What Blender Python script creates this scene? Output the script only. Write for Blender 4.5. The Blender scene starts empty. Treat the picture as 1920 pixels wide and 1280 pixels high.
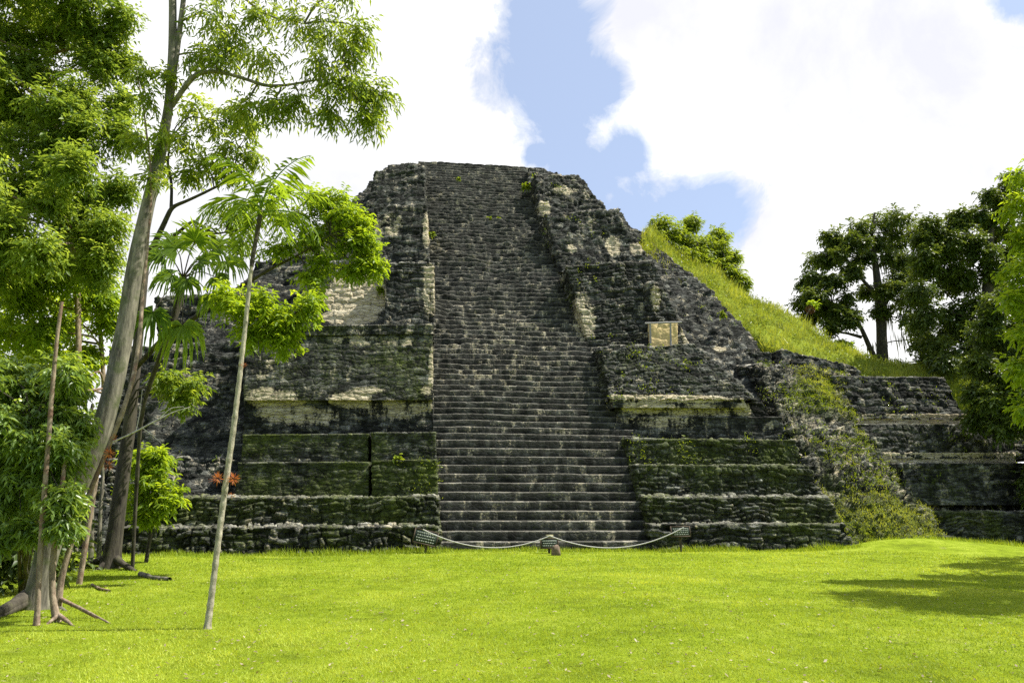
import bpy, math, random
import numpy as np
from mathutils import Vector, Euler

rng = np.random.default_rng(7)
random.seed(7)
R = math.radians
scene = bpy.context.scene
COL = scene.collection

# ------------------------------------------------------------------ camera
F = 1300.0                      # focal length in pixels of the 1920 wide picture
PITCH, YAW, EYE = 13.4, 6.5, 1.65
cd = bpy.data.cameras.new('camera')
cd.sensor_width = 36.0
cd.lens = 36.0 * F / 1920.0
cd.clip_end = 3000.0
cam = bpy.data.objects.new('camera', cd)
cam.location = (0, 0, EYE)
cam.rotation_euler = (R(90 + PITCH), 0, R(-YAW))
COL.objects.link(cam)
scene.camera = cam
CM = np.array(Euler((R(90 + PITCH), 0, R(-YAW)), 'XYZ').to_matrix())
CP = np.array([0, 0, EYE])

def ray(px, py):
    return CM @ np.array([(px - 960) / F, (640 - py) / F, -1.0])
def at(px, py, Y):
    d = ray(px, py)
    return CP + d * (Y / d[1])
def slp(px, py, off, k=1.222):          # hit with the stair slope shifted back by off metres
    d = ray(px, py)
    t = (k * (-27 - off) - EYE) / (d[2] - k * d[1])
    return CP + d * t

# ------------------------------------------------------------------ sun and sky
SUN = np.array([0.53, 0.0, 0.85]); SUN /= np.linalg.norm(SUN)
elev = math.asin(SUN[2]); azim = math.atan2(SUN[0], SUN[1])
sl = bpy.data.lights.new('sun', 'SUN')
sl.energy = 5.0
sl.angle = R(0.5)
sl.color = (1.0, 0.95, 0.86)
so = bpy.data.objects.new('sun', sl)
so.rotation_euler = Vector(SUN).to_track_quat('Z', 'Y').to_euler()
so.location = (30, 0, 60)
COL.objects.link(so)

w = bpy.data.worlds.new('World'); scene.world = w
w.use_nodes = True
nt = w.node_tree
nt.nodes.clear()
def N(nt, t, **k):
    n = nt.nodes.new(t)
    for a, b in k.items():
        setattr(n, a, b)
    return n
def sset(n, **k):
    for a, b in k.items():
        n.inputs[a.replace('_', ' ')].default_value = b
def math_n(nt, op, a, b=None, c=None, clamp=False):
    n = nt.nodes.new('ShaderNodeMath'); n.operation = op; n.use_clamp = clamp
    for i, v in enumerate((a, b, c)):
        if v is None: continue
        if isinstance(v, (int, float)): n.inputs[i].default_value = v
        else: nt.links.new(v, n.inputs[i])
    return n.outputs[0]
def mixc(nt, f, a, b, bt='MIX'):
    n = nt.nodes.new('ShaderNodeMix'); n.data_type = 'RGBA'; n.blend_type = bt
    for i, v in ((0, f), (6, a), (7, b)):
        if isinstance(v, (int, float)): n.inputs[i].default_value = v
        elif isinstance(v, tuple): n.inputs[i].default_value = v if len(v) == 4 else v + (1,)
        else: nt.links.new(v, n.inputs[i])
    return n.outputs[2]
def ramp(nt, fac, stops, interp='LINEAR'):
    n = nt.nodes.new('ShaderNodeValToRGB'); n.color_ramp.interpolation = interp
    e = n.color_ramp.elements
    while len(e) < len(stops): e.new(0.5)
    for s, (p, c) in zip(e, stops):
        s.position = p
        s.color = (c, c, c, 1) if isinstance(c, (int, float)) else (c + (1,) if len(c) == 3 else c)
    nt.links.new(fac, n.inputs[0])
    return n.outputs[0]
def noise_n(nt, vec, scale, detail=5, rough=0.55, dist=0.0):
    n = nt.nodes.new('ShaderNodeTexNoise')
    n.inputs['Scale'].default_value = scale; n.inputs['Detail'].default_value = detail
    n.inputs['Roughness'].default_value = rough; n.inputs['Distortion'].default_value = dist
    if vec is not None: nt.links.new(vec, n.inputs['Vector'])
    return n.outputs[0]

sky = N(nt, 'ShaderNodeTexSky', sky_type='NISHITA', sun_disc=False, sun_elevation=elev, sun_rotation=azim)
sky.altitude = 200; sky.dust_density = 1.2
tc = N(nt, 'ShaderNodeTexCoord')
dirv = tc.outputs['Generated']
blue = None
for (px, py, r) in ((1030, 20, .075), (1020, 110, .085), (1048, 190, .075), (1055, 265, .06), (1090, 330, .07), (1105, 160, .05),
                    (1195, 410, .068), (1265, 395, .054), (1335, 395, .055), (1170, 290, .04), (1010, 290, .03), (1910, 0, .03)):
    d = ray(px, py); d = d / np.linalg.norm(d)
    n = N(nt, 'ShaderNodeVectorMath', operation='DISTANCE')
    nt.links.new(dirv, n.inputs[0]); n.inputs[1].default_value = tuple(d)
    v = math_n(nt, 'SUBTRACT', 1.0, math_n(nt, 'DIVIDE', n.outputs['Value'], r * 1.06))
    blue = v if blue is None else math_n(nt, 'SMOOTH_MAX', blue, v, 0.15)
cn = noise_n(nt, dirv, 8.0, 12, 0.66, 0.6)
cn2 = noise_n(nt, dirv, 2.2, 6, 0.55)
sepd = N(nt, 'ShaderNodeSeparateXYZ'); nt.links.new(dirv, sepd.inputs[0])
# open sky patches, also away from the view
back = math_n(nt, 'MULTIPLY', math_n(nt, 'SUBTRACT', 0.25, sepd.outputs[1]), 1.6, clamp=True)
bl2 = math_n(nt, 'MULTIPLY', back, math_n(nt, 'MULTIPLY', math_n(nt, 'SUBTRACT', cn2, 0.36), 5.0))
bl2 = math_n(nt, 'SUBTRACT', bl2, math_n(nt, 'SUBTRACT', 1.0, back))
fld = math_n(nt, 'MAXIMUM', math_n(nt, 'MAXIMUM', blue, -1.0), bl2)
fld = math_n(nt, 'ADD', fld, math_n(nt, 'MULTIPLY', math_n(nt, 'SUBTRACT', cn, 0.5), 2.1))
bm = ramp(nt, fld, ((-0.0, 0.0), (0.14, 0.4), (0.46, 1.0)))
SKY_K = 0.10
sc_ = N(nt, 'ShaderNodeVectorMath', operation='SCALE'); nt.links.new(sky.outputs[0], sc_.inputs[0]); sc_.inputs['Scale'].default_value = SKY_K
veil = mixc(nt, 0.5, sc_.outputs[0], (0.40, 0.47, 0.62))
cl = ramp(nt, noise_n(nt, dirv, 4.5, 7, 0.6, 0.3), ((0.33, (0.51, 0.515, 0.56)), (0.47, (0.58, 0.583, 0.60)), (0.56, (0.68, 0.68, 0.68))))
col = mixc(nt, bm, cl, veil)
bg = N(nt, 'ShaderNodeBackground'); nt.links.new(col, bg.inputs[0]); bg.inputs[1].default_value = 1.0
wo = N(nt, 'ShaderNodeOutputWorld'); nt.links.new(bg.outputs[0], wo.inputs[0])

scene.view_settings.view_transform = 'Standard'
scene.view_settings.look = 'None'
scene.view_settings.gamma = 1.0
scene.view_settings.exposure = 0.85
scene.render.engine = 'CYCLES'
cy = scene.cycles
cy.max_bounces = 6; cy.diffuse_bounces = 3; cy.glossy_bounces = 2; cy.transmission_bounces = 4
cy.use_denoising = False
cy.sample_clamp_indirect = 6.0

# ------------------------------------------------------------------ helpers
def tag(o, label=None, cat=None, group=None, kind=None):
    if label: o['label'] = label
    if cat: o['category'] = cat
    if group: o['group'] = group
    if kind: o['kind'] = kind
    return o
def empty(name, loc=(0, 0, 0)):
    o = bpy.data.objects.new(name, None); o.location = [float(c) for c in loc]; o.empty_display_size = 0.3
    COL.objects.link(o)
    return o
def link(name, me, mat, parent=None):
    o = bpy.data.objects.new(name, me); COL.objects.link(o)
    if mat: me.materials.append(mat)
    if parent:
        o.parent = parent
        p = parent
        off = Vector((0, 0, 0))
        while p: off += p.location; p = p.parent
        o.location = -off                  # meshes are written in world coordinates
    return o

class MB:
    def __init__(s): s.V = []; s.Fs = []; s.n = 0; s.A = {}
    def add(s, V, Fa, **attrs):
        V = np.asarray(V, float).reshape(-1, 3)
        for f in (Fa if isinstance(Fa, list) else [Fa]):
            s.Fs.append(np.asarray(f, np.int64) + s.n)
        for k in set(list(s.A) + list(attrs)):
            lst = s.A.setdefault(k, [np.zeros(s.n)] if s.n else [])
            a = attrs.get(k, 0.5)
            lst.append(np.broadcast_to(np.asarray(a, float), (len(V),)).copy())
        s.V.append(V); s.n += len(V)
    def mesh(s, name, smooth=False):
        me = bpy.data.meshes.new(name)
        V = np.concatenate(s.V)
        me.vertices.add(len(V)); me.vertices.foreach_set('co', V.astype(np.float32).ravel())
        nl = sum(f.size for f in s.Fs); npoly = sum(len(f) for f in s.Fs)
        me.loops.add(nl); me.polygons.add(npoly)
        me.loops.foreach_set('vertex_index', np.concatenate([f.ravel() for f in s.Fs]).astype(np.int32))
        tot = np.concatenate([np.full(len(f), f.shape[1]) for f in s.Fs])
        st = np.concatenate([[0], np.cumsum(tot)[:-1]])
        me.polygons.foreach_set('loop_start', st.astype(np.int32))
        if smooth: me.polygons.foreach_set('use_smooth', np.ones(npoly, bool))
        me.update(calc_edges=True)
        for k, l in s.A.items():
            at_ = me.attributes.new(k, 'FLOAT', 'POINT')
            at_.data.foreach_set('value', np.concatenate(l).astype(np.float32))
        me.validate()
        return me
    def build(s, name, mat, parent=None, smooth=False):
        return link(name, s.mesh(name, smooth), mat, parent)

def fr(x): return x - np.floor(x)
def hsh(a, b=0.0, c=0.0): return fr(np.sin(a * 127.1 + b * 311.7 + c * 74.7 + 3.3) * 43758.5453)
def vnoise(P):
    i = np.floor(P); f = P - i; f = f * f * (3 - 2 * f)
    out = 0
    for dx in (0, 1):
        for dy in (0, 1):
            for dz in (0, 1):
                wx = f[..., 0] if dx else 1 - f[..., 0]
                wy = f[..., 1] if dy else 1 - f[..., 1]
                wz = f[..., 2] if dz else 1 - f[..., 2]
                out = out + wx * wy * wz * hsh(i[..., 0] + dx, i[..., 1] + dy, i[..., 2] + dz)
    return out
def fbm(P, sc, o=3):
    v = 0; a = .5; t = 0
    for _ in range(o):
        v = v + a * vnoise(P * sc); t += a; a *= .5; sc *= 2.03
    return v / t
def nrm(v): return v / np.maximum(np.linalg.norm(v, axis=-1, keepdims=True), 1e-9)
def sstep(a, b, x):
    t = np.clip((x - a) / (b - a), 0, 1); return t * t * (3 - 2 * t)

def ground_z(x, y):
    x = np.asarray(x, float); y = np.asarray(y, float)
    P = np.stack([x, y, np.zeros_like(x)], -1)
    z = (fbm(P, .22, 2) - .5) * .22 * sstep(4, 12, y)
    hx, hy, _ = at(1705, 1016, 27.0)
    z = z + .42 * np.exp(-((x - hx) / 2.9) ** 2 - ((y - hy + .4) / 2.6) ** 2)
    z = z + .10 * np.exp(-((x + 8.5) / 2.2) ** 2 - ((y - 12) / 2.0) ** 2)
    return z
def gnd(px, py):
    d = ray(px, py); p = None; z = 0
    for _ in range(4):
        p = CP + d * ((z - EYE) / d[2]); z = float(ground_z(p[0], p[1]))
    return np.array([p[0], p[1], z])

# ------------------------------------------------------------------ materials
def new_mat(name):
    m = bpy.data.materials.new(name); m.use_nodes = True
    nt = m.node_tree
    p = nt.nodes['Principled BSDF']
    p.inputs['Specular IOR Level'].default_value = 0.25
    return m, nt, p
def attr(nt, name):
    n = nt.nodes.new('ShaderNodeAttribute'); n.attribute_name = name
    return n.outputs['Fac']
def pos(nt, scale=(1, 1, 1)):
    g = nt.nodes.new('ShaderNodeTexCoord')
    m = nt.nodes.new('ShaderNodeMapping'); m.inputs['Scale'].default_value = scale
    nt.links.new(g.outputs['Object'], m.inputs['Vector'])
    return m.outputs[0]

def stone_mat(name='weathered_limestone', jk=.55, ck=1.3, bs=1.0, dark=1.0, sp=.75, dl=.35):
    m, nt, p = new_mat(name)
    v = pos(nt); vs = pos(nt, (1.6, 1.6, .35)); vh = pos(nt, (.5, .5, 3.0))
    big = noise_n(nt, v, .45, 6, .62)
    mid = noise_n(nt, v, 2.6, 8, .7)
    fine = noise_n(nt, v, 11, 6, .7)
    streak = noise_n(nt, vs, 1.7, 7, .65)
    layer = noise_n(nt, vh, 2.0, 6, .65)
    base = ramp(nt, math_n(nt, 'ADD', math_n(nt, 'MULTIPLY', mid, .6), math_n(nt, 'MULTIPLY', streak, .4)),
                ((.34, (.011, .012, .0105)), (.46, (.028, .030, .026)), (.56, (.064, .066, .058)), (.67, (.15, .15, .13)), (.82, (.28, .275, .24))))
    speck = ramp(nt, noise_n(nt, v, 19, 5, .75), ((.56, 0), (.66, sp)))
    base = mixc(nt, math_n(nt, 'MULTIPLY', speck, ramp(nt, mid, ((.4, 0), (.6, 1)))), base, (.20, .20, .175))
    base = mixc(nt, math_n(nt, 'MULTIPLY', attr(nt, 'dust'), ramp(nt, fine, ((.3, dl), (.62, 1)))), base, (.255, .245, .205))  # dusty colour also paints in the sunlight on tops and noses
    tint = math_n(nt, 'ADD', .4, math_n(nt, 'MULTIPLY', attr(nt, 'tint'), 1.25))
    cb = N(nt, 'ShaderNodeCombineColor')
    for i in range(3): nt.links.new(tint, cb.inputs[i])
    base = mixc(nt, 1.0, base, cb.outputs[0], 'MULTIPLY')
    wn = nt.nodes.new('ShaderNodeTexNoise'); wn.inputs['Scale'].default_value = 1.3; wn.inputs['Detail'].default_value = 3; nt.links.new(v, wn.inputs['Vector'])
    wv = N(nt, 'ShaderNodeVectorMath', operation='MULTIPLY_ADD'); nt.links.new(wn.outputs['Color'], wv.inputs[0]); wv.inputs[1].default_value = (.9, .9, 1.3)
    nt.links.new(pos(nt, (2.5, 2.5, 6.2)), wv.inputs[2])
    vo = N(nt, 'ShaderNodeTexVoronoi', feature='DISTANCE_TO_EDGE'); nt.links.new(wv.outputs[0], vo.inputs['Vector']); vo.inputs['Scale'].default_value = 1.0
    vc = N(nt, 'ShaderNodeTexVoronoi', feature='F1'); nt.links.new(wv.outputs[0], vc.inputs['Vector']); vc.inputs['Scale'].default_value = 1.0
    sepc = N(nt, 'ShaderNodeSeparateColor'); nt.links.new(vc.outputs['Color'], sepc.inputs[0])
    cell = sepc.outputs[0]
    joint = ramp(nt, vo.outputs['Distance'], ((0.0, 0.0), (.10, .8), (.3, 1.0)))
    cb2 = N(nt, 'ShaderNodeCombineColor'); ct = math_n(nt, 'MULTIPLY', dark, math_n(nt, 'ADD', 1 - .3 * ck, math_n(nt, 'MULTIPLY', math_n(nt, 'POWER', cell, 2.0), ck)))
    for i in range(3): nt.links.new(ct, cb2.inputs[i])
    base = mixc(nt, 1.0, base, cb2.outputs[0], 'MULTIPLY')
    # bare pale lime plaster and stone
    lf = math_n(nt, 'ADD', math_n(nt, 'ADD', attr(nt, 'lime'), math_n(nt, 'MULTIPLY', math_n(nt, 'SUBTRACT', attr(nt, 'tint'), .5), .55)), math_n(nt, 'ADD', math_n(nt, 'MULTIPLY', math_n(nt, 'SUBTRACT', streak, .5), 2.6),
                math_n(nt, 'MULTIPLY', math_n(nt, 'SUBTRACT', fine, .5), 2.2)))
    lm = ramp(nt, lf, ((.38, 0), (.66, .6), (.95, .95)))
    limec = ramp(nt, layer, ((.3, (.32, .275, .18)), (.5, (.48, .415, .28)), (.68, (.66, .59, .44))))
    base = mixc(nt, lm, base, limec)
    # moss and small weeds
    mf = math_n(nt, 'ADD', attr(nt, 'moss'), math_n(nt, 'ADD', math_n(nt, 'MULTIPLY', math_n(nt, 'SUBTRACT', big, .5), 1.3),
                math_n(nt, 'MULTIPLY', math_n(nt, 'SUBTRACT', fine, .5), 1.5)))
    mm = ramp(nt, mf, ((.38, 0), (.7, .75), (.95, .95)))
    mossc = ramp(nt, mid, ((.3, (.022, .032, .007)), (.5, (.065, .085, .016)), (.68, (.14, .17, .03))))
    base = mixc(nt, mm, base, mossc)
    nt.links.new(base, p.inputs['Base Color'])
    p.inputs['Roughness'].default_value = .93
    p.inputs['Specular IOR Level'].default_value = .12
    b = N(nt, 'ShaderNodeBump'); b.inputs['Strength'].default_value = bs; b.inputs['Distance'].default_value = .10
    hgt = math_n(nt, 'ADD', math_n(nt, 'MULTIPLY', noise_n(nt, v, 9, 9, .7), .6), math_n(nt, 'ADD', math_n(nt, 'MULTIPLY', joint, jk), math_n(nt, 'MULTIPLY', cell, jk * .55)))
    nt.links.new(hgt, b.inputs['Height']); nt.links.new(b.outputs[0], p.inputs['Normal'])
    return m
STONE = stone_mat()
STAIR = stone_mat('worn_stair_limestone', .3, .6, .8, .6, .3, .75)

def leaf_mat(name, c0, c1, trans=.4, tcol=None, rough=.45, spec=.3):
    m, nt, p = new_mat(name)
    t = attr(nt, 'tint')
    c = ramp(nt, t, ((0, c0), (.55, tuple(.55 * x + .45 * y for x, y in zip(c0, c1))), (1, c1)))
    nt.links.new(c, p.inputs['Base Color'])
    p.inputs['Roughness'].default_value = rough; p.inputs['Specular IOR Level'].default_value = spec
    tr = N(nt, 'ShaderNodeBsdfTranslucent')
    k = tcol or 1.9
    g = mixc(nt, 1.0, c, (k * 1.15, k, k * .45), 'MULTIPLY')
    nt.links.new(g, tr.inputs[0])
    mx = N(nt, 'ShaderNodeMixShader'); mx.inputs[0].default_value = trans
    nt.links.new(p.outputs[0], mx.inputs[1]); nt.links.new(tr.outputs[0], mx.inputs[2])
    nt.links.new(mx.outputs[0], nt.nodes['Material Output'].inputs[0])
    return m
def bark_mat(name, dark, light, sc=9, vert=.25, patch=None, pth=.55):
    m, nt, p = new_mat(name)
    v = pos(nt, (1, 1, vert)); u = pos(nt)
    n1 = noise_n(nt, v, sc, 8, .65); n2 = noise_n(nt, u, 3.2, 5, .6)
    c = ramp(nt, n1, ((.32, dark), (.66, light)))
    if patch:
        c = mixc(nt, ramp(nt, n2, ((pth, 0), (pth + .12, 1))), c, patch)
    nt.links.new(c, p.inputs['Base Color']); p.inputs['Roughness'].default_value = .88
    b = N(nt, 'ShaderNodeBump'); b.inputs['Strength'].default_value = .7; b.inputs['Distance'].default_value = .03
    nt.links.new(n1, b.inputs['Height']); nt.links.new(b.outputs[0], p.inputs['Normal'])
    return m
def plain_mat(name, c, var=.5, sc=14, rough=.8):
    m, nt, p = new_mat(name)
    n1 = noise_n(nt, pos(nt), sc, 6, .65)
    lo = tuple(x * (1 - var) for x in c); hi = tuple(min(1, x * (1 + var)) for x in c)
    nt.links.new(ramp(nt, n1, ((.3, lo), (.7, hi))), p.inputs['Base Color'])
    p.inputs['Roughness'].default_value = rough
    return m
LEAF_DENSE = leaf_mat('dense_leaf', (.055, .11, .018), (.34, .45, .09), .45)
LEAF_LIGHT = leaf_mat('airy_leaf', (.085, .15, .02), (.29, .37, .055), .5)
LEAF_BRIGHT = leaf_mat('bright_leaf', (.10, .18, .014), (.33, .44, .035), .5)
LEAF_GLOSS = leaf_mat('glossy_leaf', (.065, .13, .018), (.33, .45, .11), .36, None, .32, .5)
LEAF_DARK = leaf_mat('dark_leaf', (.03, .06, .012), (.15, .20, .045), .32)
LEAF_GRASS = leaf_mat('blade', (.17, .26, .012), (.46, .54, .075), .4, 1.4, .5, .2)
LEAF_WEED = leaf_mat('weed_leaf', (.09, .14, .012), (.24, .32, .03), .35, 1.5)
LEAF_MOUND = leaf_mat('mound_blade', (.13, .18, .02), (.42, .47, .08), .35, 1.4)
LEAF_PALM = leaf_mat('palm_leaf', (.08, .16, .018), (.24, .35, .035), .45)
LEAF_BAMBOO = leaf_mat('feathery_leaf', (.11, .17, .018), (.26, .34, .04), .42)
LEAF_MOSSH = leaf_mat('grey_green_strand', (.10, .12, .07), (.22, .24, .15), .3, 1.2)
ORANGE = leaf_mat('orange_bract', (.40, .10, .04), (.62, .27, .10), .4, 1.2)
BARK_GREY = bark_mat('grey_bark', (.045, .042, .032), (.24, .22, .17), 14, .16, (.09, .10, .05), .50)
BARK_TAN = bark_mat('tan_bark', (.10, .07, .05), (.34, .27, .19), 16, .4, (.17, .10, .07), .52)
BARK_DARK = bark_mat('dark_bark', (.022, .019, .015), (.085, .075, .055), 10, .25, (.09, .095, .04), .6)
BARK_PALE = bark_mat('pale_bark', (.16, .145, .10), (.46, .42, .32), 16, .5, (.30, .28, .2), .6)
BARK_WHITE = bark_mat('bleached_bark', (.3, .27, .24), (.62, .58, .53), 16, .5)

# ------------------------------------------------------------------ ground
def axis(a, b, n, lo, hi):
    core = np.linspace(a, b, n)
    lt = a - np.geomspace(.5, a - lo, 26)[::-1]; rt = b + np.geomspace(.5, hi - b, 26)
    return np.concatenate([lt, core, rt])
gx = axis(-30, 36, 220, -900, 900); gy = axis(3, 34, 140, -700, 1200)
GX, GY = np.meshgrid(gx, gy)
GZ = ground_z(GX, GY)
def grid_faces(nv, nu):
    i = (np.arange(nv - 1)[:, None] * nu + np.arange(nu - 1)[None, :]).ravel()
    return np.stack([i, i + 1, i + 1 + nu, i + nu], 1)
b = MB(); b.add(np.stack([GX, GY, GZ], -1), grid_faces(len(gy), len(gx)))
m, nt, p = new_mat('lawn_turf')
v = pos(nt)
a1 = noise_n(nt, v, .5, 6, .6); a2 = noise_n(nt, v, 16, 6, .7); a3 = noise_n(nt, v, 2.5, 6, .65)
c = ramp(nt, math_n(nt, 'ADD', math_n(nt, 'MULTIPLY', a1, .45), math_n(nt, 'MULTIPLY', a3, .55)),
         ((.36, (.13, .18, .012)), (.5, (.25, .34, .016)), (.64, (.37, .45, .05))))
c = mixc(nt, ramp(nt, a2, ((.35, 0), (.75, .6))), c, (.09, .12, .012))
c = mixc(nt, ramp(nt, noise_n(nt, v, 1.1, 7, .72), ((.60, 0), (.72, .65))), c, (.20, .20, .07))
nt.links.new(c, p.inputs['Base Color']); p.inputs['Roughness'].default_value = .9; p.inputs['Specular IOR Level'].default_value = .05
bb = N(nt, 'ShaderNodeBump'); bb.inputs['Strength'].default_value = .8; bb.inputs['Distance'].default_value = .06
nt.links.new(math_n(nt, 'ADD', a2, noise_n(nt, v, 45, 4, .7)), bb.inputs['Height']); nt.links.new(bb.outputs[0], p.inputs['Normal'])
tag(b.build('lawn', m, smooth=True), 'bright yellow green mown lawn in front of the pyramid', 'lawn', kind='structure')

# blades of the lawn: one mass nobody could count
nb = 420000
r_ = 6.3 * (29.5 / 6.3) ** rng.random(nb)
az = R(YAW) + (rng.random(nb) - .5) * R(90)
bx, by = r_ * np.sin(az), r_ * np.cos(az)
k = by < 27.2
bx, by, r_ = bx[k], by[k], r_[k]
P0 = np.stack([bx, by, ground_z(bx, by) - .004], -1)
clump = fbm(P0 * np.array([1, 1, 0]), 1.3, 3)
hgt = (.014 + .034 * rng.random(len(bx)) ** 1.5) * (.5 + 1.1 * clump) * (1 + r_ / 45)
wd = .0045 * np.maximum(1, r_ / 9)
ang = rng.random(len(bx)) * 2 * math.pi
S = np.stack([np.cos(ang), np.sin(ang), 0 * ang], -1)
T = np.stack([rng.normal(size=len(bx)) * .9, rng.normal(size=len(bx)) * .9, np.ones(len(bx))], -1)
V = np.stack([P0 - S * wd[:, None], P0 + S * wd[:, None], P0 + nrm(T) * hgt[:, None]], 1).reshape(-1, 3)
b = MB()
patch = fbm(P0 * np.array([1, 1, 0]) + 50, .45, 3)
tn = np.clip(.25 + .55 * (rng.random(len(bx)) - .3) + .8 * (clump - .45) + 1.9 * (patch - .49), 0, 1)
b.add(V, np.arange(len(V)).reshape(-1, 3), tint=np.repeat(tn, 3))
tag(b.build('grass', LEAF_GRASS), 'short mown grass blades covering the lawn', 'grass', kind='stuff')

# dry fallen leaves on the lawn
nl = 3600
r_ = 7 * (27 / 7) ** rng.random(nl); az = R(YAW) + (rng.random(nl) - .5) * R(86)
lx, ly = r_ * np.sin(az), r_ * np.cos(az); k = (ly < 26); lx, ly = lx[k], ly[k]
P0 = np.stack([lx, ly, ground_z(lx, ly) + .03], -1)
a_ = rng.random(len(lx)) * 6.28; D = np.stack([np.cos(a_), np.sin(a_), .25 * rng.normal(size=len(lx))], -1)
Sd = np.stack([-np.sin(a_), np.cos(a_), .3 * rng.normal(size=len(lx))], -1); L_ = (.010 + .022 * rng.random(len(lx)))[:, None]
V = np.stack([P0 - D * L_, P0 + Sd * L_ * .45, P0 + D * L_, P0 - Sd * L_ * .45], 1).reshape(-1, 3)
b = MB(); b.add(V, np.arange(len(V)).reshape(-1, 4), tint=np.repeat(rng.random(len(lx)), 4))
tag(b.build('leaf_litter', leaf_mat('dry_leaf', (.12, .085, .045), (.42, .36, .24), .15, 1.0)), 'scattered dry fallen leaves and pale specks on the lawn', 'fallen leaves', kind='stuff')
# taller grass along the foot of the walls
nf = 26000
fx = at(-60, 1040, 26.2)[0] + rng.random(nf) * (at(1980, 1030, 28.5)[0] - at(-60, 1040, 26.2)[0])
edge_y = np.where(fx > at(1600, 1030, 26.6)[0], 27.6, np.where((fx > at(826, 1036, 27)[0]) & (fx < at(1224, 1036, 27)[0]), 26.9, 26.4))
fy = edge_y - np.abs(rng.normal(size=nf)) * .28
P0 = np.stack([fx, fy, ground_z(fx, fy)], -1)
a_ = rng.random(nf) * 6.28; Sd = np.stack([np.cos(a_), np.sin(a_), 0 * a_], -1) * .012
T = nrm(np.stack([rng.normal(size=nf) * .5, rng.normal(size=nf) * .5, np.ones(nf)], -1))
hh = (.05 + .28 * rng.random(nf) ** 2.2 * fbm(P0, .8, 2) * 1.6)[:, None]
V = np.stack([P0 - Sd, P0 + Sd, P0 + T * hh], 1).reshape(-1, 3)
b = MB(); b.add(V, np.arange(len(V)).reshape(-1, 3), tint=np.repeat(rng.random(nf) * .7, 3))
tag(b.build('grass', LEAF_GRASS), 'longer uncut grass along the foot of the pyramid walls', 'grass', kind='stuff')

# ------------------------------------------------------------------ masonry
LIME = []     # pale patches: centre, radii (m), strength
def lime(px, py, Y, rx, ry, s):
    c = at(px, py, Y); LIME.append((c, np.array([rx * Y / F, 2.2, ry * Y / F]), s))
def lime_at(P):
    o = np.zeros(P.shape[:-1])
    for c, r, s in LIME:
        d = np.linalg.norm((P - c) / r, axis=-1)
        o = np.maximum(o, (s + .22) * sstep(1.2, .6, d))
    return o
for a in ((670, 560, 36, 60, 56, 2.2), (655, 600, 36, 60, 16, 1.8), (800, 430, 39, 9, 45, .75), (806, 545, 35, 14, 70, .6), (808, 690, 31.3, 5, 55, .8),  # slim right-edge strips of the left towers: sunlit sides painted in
          (735, 420, 39, 22, 30, .3), (707, 445, 39, 12, 35, .65), (515, 750, 31.6, 55, 22, .95), (560, 780, 31.6, 80, 20, .55), (660, 750, 31.4, 45, 18, .75),
          (690, 732, 31.2, 40, 8, .8), (500, 735, 31.2, 40, 8, .8), (800, 732, 31.2, 14, 12, .6), (740, 770, 31.6, 70, 22, .35),
          (1270, 746, 31.0, 140, 9, .95), (1205, 765, 31.5, 48, 14, .95), (1390, 768, 31.5, 24, 14, .8), (1300, 770, 31.5, 90, 14, .45),
          (1240, 790, 31.3, 90, 14, .35), (1022, 385, 43, 14, 25, .75), (1060, 350, 43.6, 30, 14, .7), (1148, 465, 40, 16, 26, 1.1), (1190, 470, 40, 16, 18, .8),
          (1095, 590, 35.4, 26, 60, .6), (1228, 556, 35.6, 12, 22, .7), (1285, 630, 35.4, 12, 30, .85), (1360, 648, 36, 16, 9, 1.0),
          (1070, 470, 40, 10, 14, .6), (960, 640, 35, 140, 160, .12), (700, 640, 31.8, 100, 12, .35), (490, 690, 31.5, 30, 24, .35)):
    lime(*a)

ROW = [0]
def stone_disp(u, v, ch, wd, seed):
    v = v + .45 * ch * np.sin(v * 2.1 / ch * .37 + seed)
    vw = v + .22 * ch * np.sin(u * 1.1 + seed) + .12 * ch * np.sin(u * 3.7 + 2 * seed)
    rr = np.floor(vw / ch)
    wr = wd * (.5 + 1.1 * hsh(rr, seed))
    q = u / wr + hsh(rr, seed + 5) * 17
    c = np.floor(q)
    jl = .55 * (hsh(rr, c, seed) - .5); jr = .55 * (hsh(rr, c + 1, seed) - .5)
    lo = q < c + jl; hi = q >= c + 1 + jr
    c = c - lo + hi
    jl = .55 * (hsh(rr, c, seed) - .5); jr = .55 * (hsh(rr, c + 1, seed) - .5)
    a = (q - c - jl) * wr; bq = (c + 1 + jr - q) * wr
    fb = (vw / ch - rr) * ch
    e = np.minimum(np.minimum(a, bq), np.minimum(fb, ch - fb) * 1.15)
    bul = np.clip(e / (.20 * ch), 0, 1) ** .7 * .8 + .2 * np.clip(e / (.45 * ch), 0, 1)
    ROW[0] = hsh(rr, seed + 2.7) - .5
    rid = hsh(rr * 1.7, c * 2.3, seed + .5)
    return bul, rid

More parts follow.
